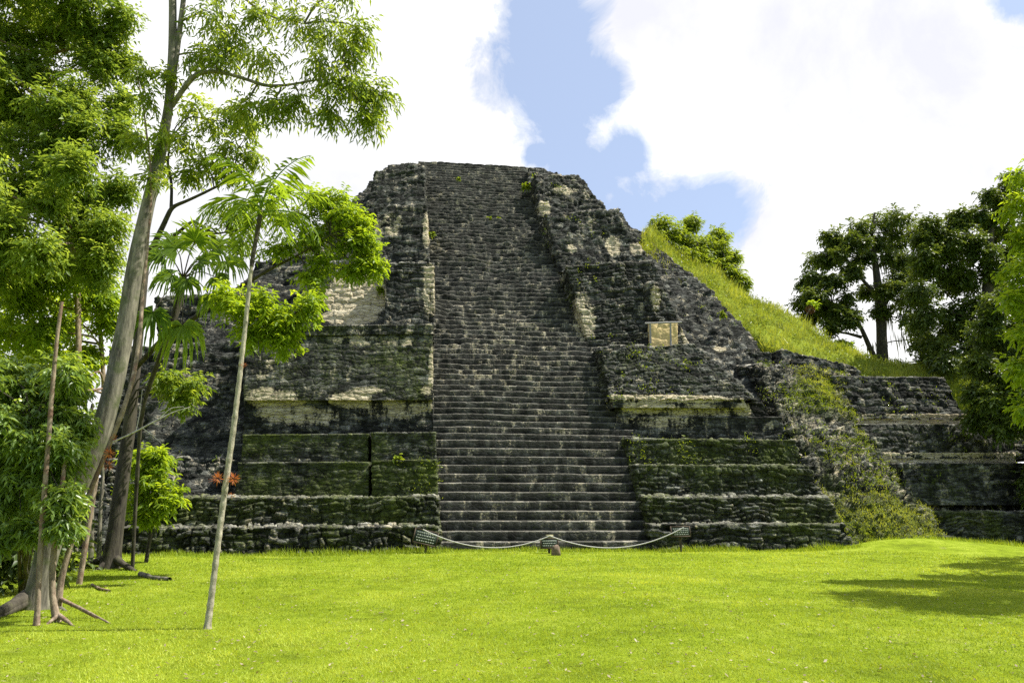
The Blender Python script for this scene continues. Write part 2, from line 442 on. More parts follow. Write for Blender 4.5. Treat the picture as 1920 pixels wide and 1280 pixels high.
OCHRE = plain_mat('ochre_plaster', (.56, .43, .20), .35, 5)
WEEDS = []; LASTG = [None]
def grid_loft(rows, ru, rv):
    rows = [np.asarray(r, float) for r in rows]
    n = len(rows[0])
    ru = ru if isinstance(ru, (list, tuple)) else [ru] * (n - 1)
    rv = rv if isinstance(rv, (list, tuple)) else [rv] * (len(rows) - 1)
    U = []
    for r in rows: U.append([])
    for j in range(n - 1):
        L = max(np.linalg.norm(r[j + 1] - r[j]) for r in rows)
        cnt = max(1, int(math.ceil(L / ru[j])))
        t = np.arange(cnt)[:, None] / cnt
        for i, r in enumerate(rows): U[i].append(r[j] * (1 - t) + r[j + 1] * t)
    for i, r in enumerate(rows): U[i] = np.concatenate(U[i] + [r[-1:]])
    G = []
    for i in range(len(rows) - 1):
        L = np.median(np.linalg.norm(U[i + 1] - U[i], axis=1))
        cnt = max(1, int(math.ceil(L / rv[i])))
        for t in np.arange(cnt) / cnt: G.append(U[i] * (1 - t) + U[i + 1] * t)
    G.append(U[-1])
    return np.array(G)
def smooth_grid(G, it):
    for _ in range(it):
        H = G.copy()
        H[1:-1, 1:-1] = .4 * G[1:-1, 1:-1] + .15 * (G[:-2, 1:-1] + G[2:, 1:-1] + G[1:-1, :-2] + G[1:-1, 2:])
        G = H
    return G
def masonry(name, parent, rows, ru=.075, rv=.075, ch=.26, wd=.42, amp=.10, rough=.06, lump=0.0, seed=1.0, moss=0.0, moss_top=None, limek=0.0, smooth=1, dust=None, vtop=None, weed=0, wfn=None, mat=None):
    G = smooth_grid(grid_loft(rows, ru, rv), smooth)
    du = np.gradient(G, axis=1); dv = np.gradient(G, axis=0)
    nn = nrm(np.cross(du, dv)); nz = nn[..., 2]
    ul = np.cumsum(np.concatenate([np.zeros((G.shape[0], 1)), np.linalg.norm(np.diff(G, axis=1), axis=-1)], 1), 1)
    ul = np.broadcast_to(np.median(ul, axis=0)[None], G.shape[:2])
    vl = np.cumsum(np.concatenate([np.zeros((1, G.shape[1])), np.linalg.norm(np.diff(G, axis=0), axis=-1)], 0), 0)
    vl = np.broadcast_to(np.median(vl, axis=1)[:, None], G.shape[:2])
    bul, rid = stone_disp(ul + seed * 3.1 + .7 * (fbm(G + 17, 1.3, 3) - .5), vl + .55 * (fbm(G + 5 + seed, .9, 3) - .5), ch, wd, seed)
    fade = sstep(.25, .75, fbm(G + seed, .55, 2)) * .7 + .6       # stones show more in places
    d = amp * fade * (bul * (.55 + .75 * rid) - .55 + .45 * ROW[0]) + rough * (fbm(G + 9 * seed, 2.6, 3) - .5) * 2 + lump * (fbm(G + 4 * seed, .5, 3) - .5) * 2
    if vtop is not None:
        d = d * (1 - .72 * np.exp(-((vl - vtop) / .09) ** 2)) + .035 * np.exp(-((vl - vtop + .03) / .07) ** 2)
    d = d + (rng.random(d.shape) - .5) * .35 * rough
    hole = (hsh(np.round(rid * 977), seed) > .93)
    d = d - hole * amp * .8 * bul
    Q = G + nn * d[..., None]
    lm = lime_at(Q) + limek
    ms = np.full(G.shape[:2], float(moss) + .07)
    if moss_top is not None:
        ms = ms + moss_top * sstep(0, 1, np.linspace(0, 1, G.shape[0]))[:, None]
    if wfn is not None: ms = ms + wfn(Q)
    b = MB(); b.add(Q, grid_faces(*G.shape[:2]), tint=rid.ravel(), moss=ms.ravel(), lime=lm.ravel(), dust=(np.zeros(G.shape[:2]) if dust is None else dust * sstep(.55, .9, nz)).ravel())  # upward faces paled: dusty tops plus sunlight put into the colour
    o = b.build(name, mat or STONE, parent, smooth=False)
    LASTG[0] = (Q, nn)
    if weed:
        f = fbm(Q + 3, .7, 3).ravel() + rng.random(Q.shape[0] * Q.shape[1]) * .12
        idx = np.argsort(-f)[:int(len(f) * .35)]
        idx = rng.choice(idx, min(weed, len(idx)), replace=False)
        WEEDS.append((Q.reshape(-1, 3)[idx], nn.reshape(-1, 3)[idx]))
    return o

def block(name, parent, bot, top, Yb, Yt, depth=4.0, **k):
    """bot=(x0,y0,x1,y1) and top likewise in photo pixels, at real distances Yb and Yt; sides and top run back by depth."""
    FLb, FRb = at(bot[0], bot[1], Yb), at(bot[2], bot[3], Yb)
    FLt, FRt = at(top[0], top[1], Yt), at(top[2], top[3], Yt)
    D = np.array([0, depth, 0])
    nose = np.array([0, .06, .03])
    rows = [np.array([FLb + D - (0, 0, .2), FLb - (0, 0, .2), FRb - (0, 0, .2), FRb + D - (0, 0, .2)]),
            np.array([FLt + D, FLt, FRt, FRt + D])]
    m_ = np.array([FLt + D + (0, .02, 0), FLt + (.03, .14, 0), FRt + (-.03, .14, 0), FRt + D + (0, .02, 0)])
    e = np.array([FLt + D + (0, .2, 0), FLt + D, FRt + D, FRt + D + (0, .2, 0)])
    rows += [m_, e]
    res = k.pop('res', .042)
    k.setdefault('dust', .55)
    if name in ('terrace_wall', 'ledge', 'recessed_wall', 'side_terrace'): k.setdefault('vtop', float(np.linalg.norm(FLt - FLb)) + .2)
    return masonry(name, parent, rows, ru=[.25, res, .14], rv=[res, .07, .16], **k)

pyr = empty('stepped_pyramid', (4, 30, 0))
tag(pyr, 'huge dark weathered stone stepped pyramid with a steep central staircase', 'pyramid')

# staircase
LP = [slp(*p, 0) for p in ((826, 1036), (818, 860), (815, 700), (811, 500), (800, 400), (787, 308))]
RP = [slp(*p, 0) for p in ((1226, 1036), (1200, 865), (1172, 760), (1130, 640), (1075, 490), (1040, 400), (1006, 312))]
def edge(pts, z): return float(np.interp(z, [q[2] for q in pts], [q[0] for q in pts]))
ZT = (LP[-1][2] + RP[-1][2]) / 2
hs = []
while sum(hs) < ZT:
    z_ = sum(hs); hs.append(.375 if z_ < 4.5 else (.315 if z_ < 13 else .35))
hs = np.array(hs) * ZT / sum(hs); ZS = np.concatenate([[0], np.cumsum(hs)]); NST = len(hs)
core = np.array([[(edge(LP, z) + .1, 27 + z / 1.222 + .55, z), (edge(RP, z) - .1, 27 + z / 1.222 + .55, z)] for z in np.linspace(-.3, ZT - .5, 12)])
bc = MB()
for z0 in [0]:
    bc.add(core, grid_faces(12, 2), tint=.3, moss=0.0, lime=0.0)
stair = bc.build('staircase', STONE, pyr)
for kk in range(NST):
    z0, z1 = ZS[kk], ZS[kk + 1]; rs = z1 - z0
    y0 = 27 + z0 / 1.222; y1 = y0 + rs / 1.222
    hfrac = kk / NST
    x0 = edge(LP, z0); x1 = edge(RP, z0)
    if kk > 3: x0 -= .12; x1 += .04 if kk < 15 else (.15 if kk < 33 else .5)
    prof = [(y0 + .02, z0 - .12), (y0, z0 + .02), (y0 + .015, z1 - .055), (y0 + .022, z1 - .02), (y0 + .06, z1 - .004), (y0 + .12, z1), (y1 + .12, z1 + .01)]
    res = .085 if kk < 25 else .11
    n = int((x1 - x0) / res)
    X = np.linspace(x0, x1, n)
    G = np.array([[(x, y, z) for x in X] for y, z in prof])
    er = sstep(.05, .5, hfrac) * (1 - .35 * sstep(.75, .95, hfrac))
    cx = np.stack([X, np.full(n, y0), np.full(n, z0)], -1)
    dmg = sstep(.5, .72, fbm(cx * np.array([1, .3, .3]), .35, 2)) * er
    wob = (fbm(cx, .55, 2) - .5) * (.06 + .20 * er) + (fbm(cx, 2.3, 3) - .5) * (.03 + .07 * er + .2 * dmg)
    yob = (fbm(cx + 31, .7, 2) - .5) * (.05 + .20 * er) + (fbm(cx + 7, 2.6, 3) - .5) * (.04 + .08 * er + .15 * dmg)
    # blocks of each riser
    bl, rid = stone_disp(X + kk * 3.7, np.full(n, rs * .5), rs, .55 - .2 * er, float(kk % 17) + .3)
    wt = np.array([.1, .3, .9, 1, 1, 1, .2])[:, None]
    G[..., 2] += wt * (wob - .03 * er * (1 - bl) - .07 * er * (rid > .9))[None]
    G[..., 1] += np.array([.3, 1, 1, 1, 1, 1, .4])[:, None] * (yob + (.02 + .05 * er) * (1 - bl) - .05 * er * (rid - .5))[None]
    G += (vnoise(G * 6 + kk)[..., None] - .5) * (.012 + .012 * er)
    b = MB()
    # pale wear on some blocks, dusty noses with sunlight painted in, weeds toward the foot
    b.add(G, grid_faces(len(prof), n), tint=np.broadcast_to(rid * .8 + .2, G.shape[:2]).ravel(), moss=np.full(G.shape[:2], .10 if kk > 8 else .2).ravel(),
          lime=(np.full(G.shape[:2], .03) + .5 * lime_at(G)).ravel(),
          dust=np.broadcast_to(np.array([0, 0, .15, .8, .85, .7, .6])[:, None], G.shape[:2]).ravel())
    b.build('step', STAIR, stair, smooth=False)

# left flank
LM = dict(moss=.2, limek=.0)
B = block
B('terrace_wall', pyr, (215, 1042, 826, 1038), (222, 990, 825, 987), 26.55, 26.72, 3, ch=.21, wd=.40, amp=.20, rough=.07, seed=1.1, moss=.36, limek=.1)
B('terrace_wall', pyr, (235, 990, 823, 987), (240, 934, 822, 931), 27.35, 27.5, 3, ch=.21, wd=.40, amp=.18, rough=.06, seed=2.1, moss=.42, limek=.08)
B('terrace_wall', pyr, (440, 934, 692, 932), (446, 867, 692, 865), 28.5, 28.65, 3, ch=.25, wd=.5, amp=.03, rough=.03, seed=3.1, moss=.54)
B('terrace_wall', pyr, (697, 932, 821, 931), (698, 863, 819, 861), 28.3, 28.45, 3, ch=.3, wd=.5, amp=.05, rough=.03, seed=3.7, moss=.6, weed=40)
B('terrace_wall', pyr, (450, 868, 691, 865), (456, 815, 691, 813), 29.6, 29.7, 3, ch=.25, wd=.5, amp=.025, rough=.03, seed=4.1, moss=.52)
B('terrace_wall', pyr, (696, 864, 819, 862), (696, 811, 817, 810), 29.4, 29.5, 3, ch=.25, wd=.5, amp=.025, rough=.03, seed=4.7, moss=.48)
B('recessed_wall', pyr, (456, 816, 814, 812), (458, 738, 812, 738), 31.3, 31.35, 3, ch=.3, wd=.45, amp=.06, rough=.03, seed=5.3, moss=.05, limek=.08)
B('apron_wall', pyr, (456, 742, 812, 741), (462, 622, 811, 616), 31.05, 31.9, 5, ch=.26, wd=.5, amp=.035, rough=.035, seed=6.2, moss=.34)
B('ledge', pyr, (470, 622, 813, 618), (474, 612, 812, 608), 31.75, 31.8, 5, ch=.3, wd=.5, amp=.05, rough=.04, seed=6.9, moss=.3, limek=.2)
B('bare_wall', pyr, (560, 614, 730, 612), (575, 480, 722, 470), 35.2, 36.9, 4, ch=.42, wd=.6, amp=.10, rough=.07, seed=7.7, moss=-.1, limek=.02)
B('tower_block', pyr, (722, 612, 816, 611), (722, 494, 813, 491), 34.6, 35.2, 6, ch=.24, wd=.46, amp=.07, rough=.05, seed=8.1, moss=.02, limek=.08)
B('tower_block', pyr, (700, 500, 806, 496), (702, 388, 800, 382), 38.4, 39.2, 6, ch=.25, wd=.5, amp=.09, rough=.07, seed=9.1, moss=.1, limek=.06, res=.09)
B('tower_block', pyr, (684, 395, 800, 390), (704, 322, 795, 312), 42.4, 43.6, 7, ch=.25, wd=.5, amp=.12, rough=.1, lump=.15, seed=10.1, moss=.14, limek=.05, res=.1)
# left rubble terraces behind the trees
B('rubble_terrace', pyr, (300, 700, 480, 700), (290, 556, 500, 548), 37.5, 38.5, 6, ch=.24, wd=.46, amp=.14, rough=.12, seed=11.3, moss=.0, limek=.16, res=.1)
B('rubble_terrace', pyr, (180, 870, 470, 868), (205, 650, 470, 640), 32.6, 34.2, 6, ch=.24, wd=.46, amp=.15, rough=.13, seed=12.3, moss=.02, limek=.1, res=.1)
B('rubble_terrace', pyr, (120, 1045, 460, 1040), (200, 862, 458, 860), 28.3, 31.2, 4, ch=.22, wd=.42, amp=.2, rough=.15, seed=13.3, moss=.1, limek=.08, weed=60)
B('rubble_terrace', pyr, (430, 565, 640, 540), (480, 492, 640, 470), 40.0, 41.0, 6, ch=.24, wd=.46, amp=.16, rough=.12, seed=14.3, moss=.02, limek=.12, res=.11)
# right flank
B('terrace_wall', pyr, (1222, 1034, 1600, 1032), (1219, 982, 1585, 982), 26.6, 26.75, 3, ch=.21, wd=.40, amp=.20, rough=.08, seed=21.1, moss=.42, limek=.05)
B('terrace_wall', pyr, (1213, 982, 1580, 983), (1209, 932, 1555, 932), 27.4, 27.55, 3, ch=.21, wd=.40, amp=.18, rough=.07, seed=22.1, moss=.5, limek=.02)
B('terrace_wall', pyr, (1195, 932, 1545, 933), (1189, 871, 1515, 873), 28.5, 28.65, 3, ch=.20, wd=.40, amp=.15, rough=.06, seed=23.1, moss=.46)
B('terrace_wall', pyr, (1180, 872, 1515, 874), (1174, 822, 1490, 825), 29.6, 29.75, 3, ch=.20, wd=.40, amp=.14, rough=.06, seed=24.1, moss=.54, weed=140)
B('recessed_wall', pyr, (1168, 826, 1476, 826), (1163, 781, 1466, 781), 31.2, 31.25, 3, ch=.3, wd=.55, amp=.035, rough=.025, seed=25.1, moss=.02, limek=.05)
B('plaster_wall', pyr, (1160, 784, 1450, 784), (1154, 752, 1430, 754), 31.35, 31.4, 3, ch=.28, wd=.4, amp=.06, rough=.03, seed=25.7, moss=-.02, limek=.06)
B('cornice', pyr, (1150, 756, 1400, 757), (1146, 740, 1395, 742), 31.05, 31.05, 3, ch=.36, wd=.42, amp=.05, rough=.03, seed=26.1, moss=.0, limek=.1)
B('apron_wall', pyr, (1144, 741, 1420, 743), (1124, 650, 1300, 645), 31.0, 33.2, 6, ch=.22, wd=.42, amp=.12, rough=.09, lump=.1, seed=27.1, moss=.2, weed=120)
B('tower_block', pyr, (1108, 656, 1300, 660), (1062, 500, 1225, 488), 35.0, 36.4, 8, ch=.23, wd=.45, amp=.10, rough=.08, lump=.1, seed=28.1, moss=.12, limek=.08, weed=30)
B('tower_block', pyr, (1050, 505, 1230, 505), (1022, 400, 1160, 392), 39.2, 40.6, 8, ch=.24, wd=.45, amp=.13, rough=.12, lump=.2, seed=29.1, moss=.12, limek=.08, res=.1, weed=40)
B('tower_block', pyr, (1015, 410, 1155, 410), (1003, 328, 1085, 330), 43.0, 45.0, 8, ch=.24, wd=.45, amp=.14, rough=.14, lump=.3, seed=30.1, moss=.12, limek=.1, res=.1, weed=40)
# main rubble mass behind it all
def S(px, py, off=1.3): return slp(px, py, off)
lv = [((120, 1050), (1640, 1040)), ((200, 860), (1545, 860)), ((290, 700), (1475, 690)), ((390, 560), (1412, 598)), ((480, 495), (1358, 543)), ((560, 440), (1296, 500)), ((640, 375), (1224, 440)),
      ((672, 352), (1145, 398)), ((700, 330), (1105, 365)), ((712, 312), (1060, 327)), ((735, 308), (1010, 316))]
rows = []
for (l, r) in lv:
    a, c_ = S(*l), S(*r)
    mx = .5 * (a + c_)
    q = lambda t: np.array([a[0] + (c_[0] - a[0]) * t, a[1] + (c_[1] - a[1]) * t, a[2] + (c_[2] - a[2]) * t])
    e0 = a + np.array([.2, 2.5, -.3]); e1 = c_ + np.array([-.2, 2.5, -.3])
    rows.append(np.array([a + (0, 14, -1.0), e0, q(.03), q(.97), e1, c_ + (0, 14, -1.0)]))
top = rows[-1].copy(); top[:, 1] = np.maximum(top[:, 1], 49) + 8; rows.append(top)
masonry('stone_body', pyr, rows, ru=[.5, .18, .115, .16, .5], rv=[.3, .2] + [.115] * 8 + [.3], ch=.25, wd=.5, amp=.16, rough=.16, lump=.25, seed=31.1, moss=.12, limek=.07, weed=160)
# summit masonry
B('summit_wall', pyr, (712, 345, 800, 335), (728, 309, 796, 304), 46.2, 47.2, 3, ch=.25, wd=.5, amp=.12, rough=.1, seed=32.1, moss=.05, limek=.05, res=.1)
B('summit_wall', pyr, (990, 340, 1075, 350), (992, 314, 1046, 322), 46.6, 47.6, 3, ch=.25, wd=.5, amp=.14, rough=.14, lump=.2, seed=33.1, moss=.12, limek=.05, res=.1)
# ruined slope at the right of the terraces
RS = [((1585, 1036, 26.5), (1775, 1022, 28.0)), ((1558, 965, 27.7), (1728, 965, 29.4)), ((1528, 905, 28.9), (1692, 905, 30.8)), ((1500, 835, 30.3), (1648, 845, 32.2)),
      ((1470, 772, 32.0), (1608, 788, 33.8)), ((1425, 684, 34.6), (1585, 702, 36.0))]
rows = []
for l, r in RS:
    a, c_ = at(*l), at(*r)
    rows.append(np.array([a + (-.5, 3, -.5), a + (-.15, .2, -.05), .5 * (a + c_) + (0, -.5, 0), c_, c_ + (.6, 2.5, -.6)]))
rows.append(rows[-1] + np.array([0, 3, .1]))
def rs_moss(Q):
    c1 = at(1660, 980, 28.4); c2 = at(1545, 740, 34)
    return .55 * np.exp(-np.sum(((Q - c1) / (3.0, 3, 1.6)) ** 2, -1)) + .5 * np.exp(-np.sum(((Q - c2) / (1.6, 3, 1.4)) ** 2, -1))
masonry('rubble_slope', pyr, rows, ru=.085, rv=.085, ch=.22, wd=.42, amp=.34, rough=.18, lump=.35, seed=41.1, moss=.26, limek=.26, weed=2000, dust=.35, wfn=rs_moss)
RSG = LASTG[0]
# side terraces
B('side_terrace', pyr, (1720, 1032, 2080, 1028), (1735, 960, 2075, 958), 29.6, 29.8, 3, ch=.20, wd=.40, amp=.15, rough=.09, seed=51.1, moss=.42, weed=40)
B('side_terrace', pyr, (1735, 962, 2080, 960), (1735, 934, 2080, 934), 31.3, 31.3, 3, ch=.28, wd=.45, amp=.07, rough=.05, seed=52.1, moss=.08, limek=.2)
B('side_terrace', pyr, (1700, 938, 2080, 938), (1688, 868, 2060, 868), 30.6, 31.1, 3, ch=.3, wd=.45, amp=.08, rough=.07, seed=53.1, moss=.28, weed=30)
B('plaster_band', pyr, (1655, 870, 1905, 870), (1655, 848, 1905, 848), 31.92, 31.92, 3, ch=.6, wd=.35, amp=.05, rough=.03, seed=54.1, moss=-.4, limek=1.3)
B('side_terrace', pyr, (1612, 852, 1990, 852), (1604, 795, 1960, 797), 31.9, 32.5, 4, ch=.3, wd=.45, amp=.09, rough=.08, seed=55.1, moss=.2, weed=40)
B('plaster_band', pyr, (1608, 797, 1812, 797), (1608, 776, 1812, 776), 33.72, 33.72, 3, ch=.6, wd=.35, amp=.05, rough=.03, seed=56.1, moss=-.4, limek=1.3)
B('side_terrace', pyr, (1572, 779, 1812, 780), (1562, 706, 1772, 708), 33.7, 34.6, 5, ch=.32, wd=.45, amp=.12, rough=.1, lump=.15, seed=57.1, moss=.12, weed=60)
B('wall_remnant', pyr, (1462, 706, 1616, 698), (1466, 655, 1600, 686), 36.5, 36.9, 3, ch=.3, wd=.5, amp=.13, rough=.1, seed=58.1, moss=.1, limek=.05)
B('wall_remnant', pyr, (1385, 712, 1470, 712), (1390, 684, 1462, 684), 35.1, 35.2, 3, ch=.3, wd=.45, amp=.12, rough=.09, seed=59.1, moss=.1, limek=.05)
B('wall_remnant', pyr, (1395, 690, 1450, 690), (1400, 660, 1445, 660), 36.1, 36.2, 3, ch=.3, wd=.45, amp=.12, rough=.09, seed=60.1, moss=.05, limek=.08)
# yellow plaster panel with the stucco relief above it
B('plaster_panel', pyr, (1218, 650, 1272, 650), (1218, 606, 1270, 606), 34.90, 35.08, 1.2, ch=.7, wd=.7, amp=.03, rough=.05, seed=61.1, moss=-.3, limek=.9, mat=OCHRE)
B('stucco_relief', pyr, (1213, 602, 1240, 602), (1217, 535, 1235, 535), 35.3, 35.75, 1.0, ch=.3, wd=.36, amp=.2, rough=.2, lump=.25, seed=62.1, moss=-.1, limek=.12)
print('masonry done')

# ------------------------------------------------------------------ hill behind, right
frt = [(1205, 470, 43.5), (1262, 520, 42), (1385, 615, 39.6), (1475, 668, 38), (1570, 700, 37.3), (1700, 712, 36.6), (2150, 706, 36.6)]
rdg = [(1220, 428, 46.2), (1285, 486, 46), (1400, 556, 45), (1485, 594, 44), (1560, 648, 43), (1640, 692, 42), (2150, 690, 43)]
r0 = np.array([at(*p) for p in frt]); r1 = np.array([at(*p) for p in rdg])
mid_ = .5 * (r0 + r1) + np.array([0, 0, .35])
rows = [r0 - (0, -.5, 3.5), r0, mid_, r1, r1 + (2, 7, -.6), r1 + (5, 22, -6), r1 + (8, 40, -18)]
G = smooth_grid(grid_loft(rows, .4, .35), 6)
nn = nrm(np.cross(np.gradient(G, axis=1), np.gradient(G, axis=0)))
G = G + nn * ((fbm(G, .35, 3) - .5) * .9 + (fbm(G, 1.6, 2) - .5) * .3)[..., None]
b = MB(); b.add(G, grid_faces(*G.shape[:2]))
m, nt, p = new_mat('hill_turf')
v = pos(nt)
c = ramp(nt, noise_n(nt, v, .8, 7, .68), ((.35, (.06, .075, .015)), (.5, (.15, .19, .018)), (.66, (.24, .29, .035))))
nt.links.new(c, p.inputs['Base Color']); p.inputs['Roughness'].default_value = .95; p.inputs['Specular IOR Level'].default_value = .05
tag(b.build('hill', m, smooth=True), 'steep grassy hillside rising behind the right shoulder of the pyramid', 'hill', kind='structure')
# tall grass of the hill
sel = (G[..., 1] < r1[:, 1].max() + 3)
Q = G[sel]; NQ = nn[sel]
ii = rng.integers(0, len(Q), 70000)
P0 = Q[ii] + rng.normal(size=(len(ii), 3)) * .22 * np.array([1, 1, .3])
ang = rng.random(len(ii)) * 6.28
Sv = np.stack([np.cos(ang), np.sin(ang), 0 * ang], -1) * .022
T = nrm(NQ[ii] * .5 + np.array([0, 0, .8]) + rng.normal(size=(len(ii), 3)) * .45)
cl_ = fbm(P0, .9, 2)
V = np.stack([P0 - Sv, P0 + Sv, P0 + T * (.1 + .75 * rng.random(len(ii)) * cl_ ** 1.5 * 1.4)[:, None]], 1).reshape(-1, 3)
b = MB(); b.add(V, np.arange(len(V)).reshape(-1, 3), tint=np.repeat(np.clip(cl_ * 1.2 - .2 + .3 * rng.random(len(ii)), 0, 1), 3))
tag(b.build('grass', LEAF_MOUND), 'long tufted grass on the hillside beside the pyramid', 'grass', kind='stuff')

# grass growing on the ruined slope
Q, nn = RSG; wgt = (rs_moss(Q) - .2 + 1.0 * (fbm(Q, 1.1, 3) - .5)).ravel(); Q = Q.reshape(-1, 3)
idx = np.where(wgt > 0)[0]; ii = rng.choice(idx, 26000)
P0 = Q[ii] + rng.normal(size=(len(ii), 3)) * .06
ang = rng.random(len(ii)) * 6.28
Sv = np.stack([np.cos(ang), np.sin(ang), 0 * ang], -1) * .014
T = nrm(np.array([0, -.35, .8]) + rng.normal(size=(len(ii), 3)) * .5)
cl_ = fbm(P0, 1.5, 2)
V = np.stack([P0 - Sv, P0 + Sv, P0 + T * (.04 + .2 * rng.random(len(ii)) * cl_)[:, None]], 1).reshape(-1, 3)
b = MB(); b.add(V, np.arange(len(V)).reshape(-1, 3), tint=np.repeat(np.clip(cl_ * 1.2 - .1 + .3 * rng.random(len(ii)), 0, 1), 3))
tag(b.build('grass', LEAF_MOUND), 'bright grass growing over the ruined stone slope on the right', 'grass', kind='stuff')
# brushy plants on the hill
Q = G[3:, :][G[3:, :, 1] < 48]; NH = 520
ii = rng.choice(len(Q), NH); P0 = np.repeat(Q[ii], 26, 0) + rng.normal(size=(NH * 26, 3)) * .22
D = nrm(rng.normal(size=P0.shape) + np.array([0, -.3, .9]))
HB = (P0, D)

# ------------------------------------------------------------------ leaves
def leaves(b, P, D, L, W, droop=.15, up=None, tint=None):
    n = len(P); D = nrm(D)
    up = np.array([0, 0, 1.0]) + rng.normal(size=(n, 3)) * .45 if up is None else up
    Sd = nrm(np.cross(D, up)); Nn = nrm(np.cross(Sd, D))
    L = np.broadcast_to(np.asarray(L, float), (n,))[:, None]; W = np.broadcast_to(np.asarray(W, float), (n,))[:, None]
    dn = np.array([0, 0, -1.0])
    tip = P + D * L + dn * L * droop
    mid = P + D * L * .48
    a = mid + Sd * W * .5 + Nn * W * .18; c = mid - Sd * W * .5 + Nn * W * .18
    V = np.stack([P, a, tip, c], 1).reshape(-1, 3)
    i = np.arange(n)[:, None] * 4
    t = rng.random(n) if tint is None else tint
    b.add(V, [np.concatenate([i, i + 1, i + 2], 1), np.concatenate([i, i + 2, i + 3], 1)], tint=np.repeat(t, 4))

def weed_mass():
    b = MB()
    leaves(b, HB[0], HB[1], .16 + .16 * rng.random(len(HB[0])), .07, .3)
    for P, Nn in WEEDS:
        rep = 9
        PP = np.repeat(P, rep, 0) + rng.normal(size=(len(P) * rep, 3)) * .11
        D = np.repeat(Nn, rep, 0) * .6 + np.array([0, 0, .7]) + rng.normal(size=(len(PP), 3)) * .7
        s = np.repeat(.035 + .075 * rng.random(len(P)), rep) * (P[:, 1].mean() / 32)
        leaves(b, PP, D, s * (1 + rng.random(len(PP))), s * .45, .2)
    return b
tag(weed_mass().build('weeds', LEAF_WEED), 'small bright green weeds and ferns rooted over the masonry and hillside', 'weeds', kind='stuff')

def tube(b, pts, rad, seg=9, wob=.0, seed=0, cap=True):
    pts = np.asarray(pts, float); rad = np.asarray(rad, float)
    # resample with a smooth curve
    t = np.concatenate([[0], np.cumsum(np.linalg.norm(np.diff(pts, axis=0), axis=1))])
    n = max(len(pts) * 3, int(t[-1] / max(.12, rad.mean() * 1.4)))
    n = min(n, 140)
    tt = np.linspace(0, t[-1], n)
    P = np.stack([np.interp(tt, t, pts[:, i]) for i in range(3)], -1)
    for _ in range(max(1, n // len(pts) // 2)):
        P[1:-1] = .5 * P[1:-1] + .25 * (P[:-2] + P[2:])
    r = np.interp(tt, t, rad)
    T = nrm(np.gradient(P, axis=0))
    ref = np.array([0.0, 1.0, 0.13])
    A = nrm(np.cross(T, ref)); Bv = nrm(np.cross(T, A))
    a = np.linspace(0, 2 * math.pi, seg, endpoint=False)
    ring = P[:, None] + r[:, None, None] * (np.cos(a)[None, :, None] * A[:, None] + np.sin(a)[None, :, None] * Bv[:, None])
    if wob:
        ring = ring + (ring - P[:, None]) * ((fbm(ring * np.array([1, 1, .5]) + seed, 2.2 / max(rad.max(), .05) * .2, 2) - .5) * 2 * wob)[..., None]
    i = np.arange(n - 1)[:, None] * seg + np.arange(seg)[None]
    j = np.arange(n - 1)[:, None] * seg + (np.arange(seg)[None] + 1) % seg
    Fq = np.stack([i, j, j + seg, i + seg], -1).reshape(-1, 4)
    b.add(ring, Fq)
    return P
def pxpts(l, kw=.30):                 # (px, py, Y[, width px]) -> points and radii
    P = np.array([at(*q[:3]) for q in l]); Rr = np.array([q[3] * kw * q[2] / ray(q[0], q[1])[1] / F if len(q) > 3 else .02 for q in l])
    return P, Rr

def cl3(q):
    if isinstance(q[0], np.ndarray): return q[0], q[1], (q[2] if len(q) > 2 else None)
    return at(q[0], q[1], q[3]), q[2] * q[3] / F, (q[4] if len(q) > 4 else None)
def crown(name, parent, mat, clumps, L, W, k=9, twig=.5, droop=.25, flat=.75, out=.7, dens=1.0, stem=None, tone=None):
    """clumps: (px, py, r_px, Y[, n twigs]) ; leaves along many short twigs"""
    b = MB()
    for q in clumps:
        c, r, n = cl3(q)
        n = n or int(dens * 60)
        u = nrm(rng.normal(size=(n, 3))); rad = rng.random(n) ** .55
        # lumpy: sub-clumps
        sub = nrm(rng.normal(size=(7, 3))) * (.35 + .5 * rng.random((7, 1)))
        s = rng.integers(0, 7, n)
        o = .62 * sub[s] + .52 * u * rad[:, None]
        base = c + o * r * np.array([1, 1, flat])
        od = nrm(o + rng.normal(size=(n, 3)) * .6)
        d = nrm(od * out + rng.normal(size=(n, 3)) * .45 + np.array([0, 0, -droop]))
        sh = rng.random(7)[s]
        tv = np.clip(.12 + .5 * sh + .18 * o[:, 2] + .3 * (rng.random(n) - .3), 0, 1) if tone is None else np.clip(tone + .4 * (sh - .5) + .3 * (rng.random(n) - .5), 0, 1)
        for j in range(k):
            f = (j + .5) / k
            side = np.cross(d, np.array([0, 0, 1.0])) * (1 if j % 2 else -1)
            ld = d * .55 + nrm(side + 1e-6) * .75 + np.array([0, 0, -droop * .8]) + rng.normal(size=(n, 3)) * .3
            pp = base + d * twig * f + np.array([0, 0, -droop * twig * f * f * .6])
            leaves(b, pp, ld, L * (.7 + .6 * rng.random(n)), W * (.7 + .6 * rng.random(n)), .12 + droop * .3,
                   tint=np.clip(tv + .25 * (rng.random(n) - .5), 0, 1))
    return b.build(name, mat, parent)
def limbs_to(b, src, clumps, r0=.03, r1=.008, sag=.15):
    src = np.asarray(src)
    for q in clumps:
        c = cl3(q)[0]
        dd = np.linalg.norm(src - c, axis=1) + .6 * np.maximum(0, src[:, 2] - c[2])
        s = src[np.argmin(dd)]
        L = np.linalg.norm(c - s)
        m1 = s * .65 + c * .35 + rng.normal(size=3) * .06 * L + np.array([0, 0, sag * L * .6])
        m2 = s * .3 + c * .7 + rng.normal(size=3) * .07 * L + np.array([0, 0, sag * L * .4])
        tube(b, [s, m1, m2, c], [r0 * (.6 + .12 * L), r0 * .8, r0 * .5, r1], 6)
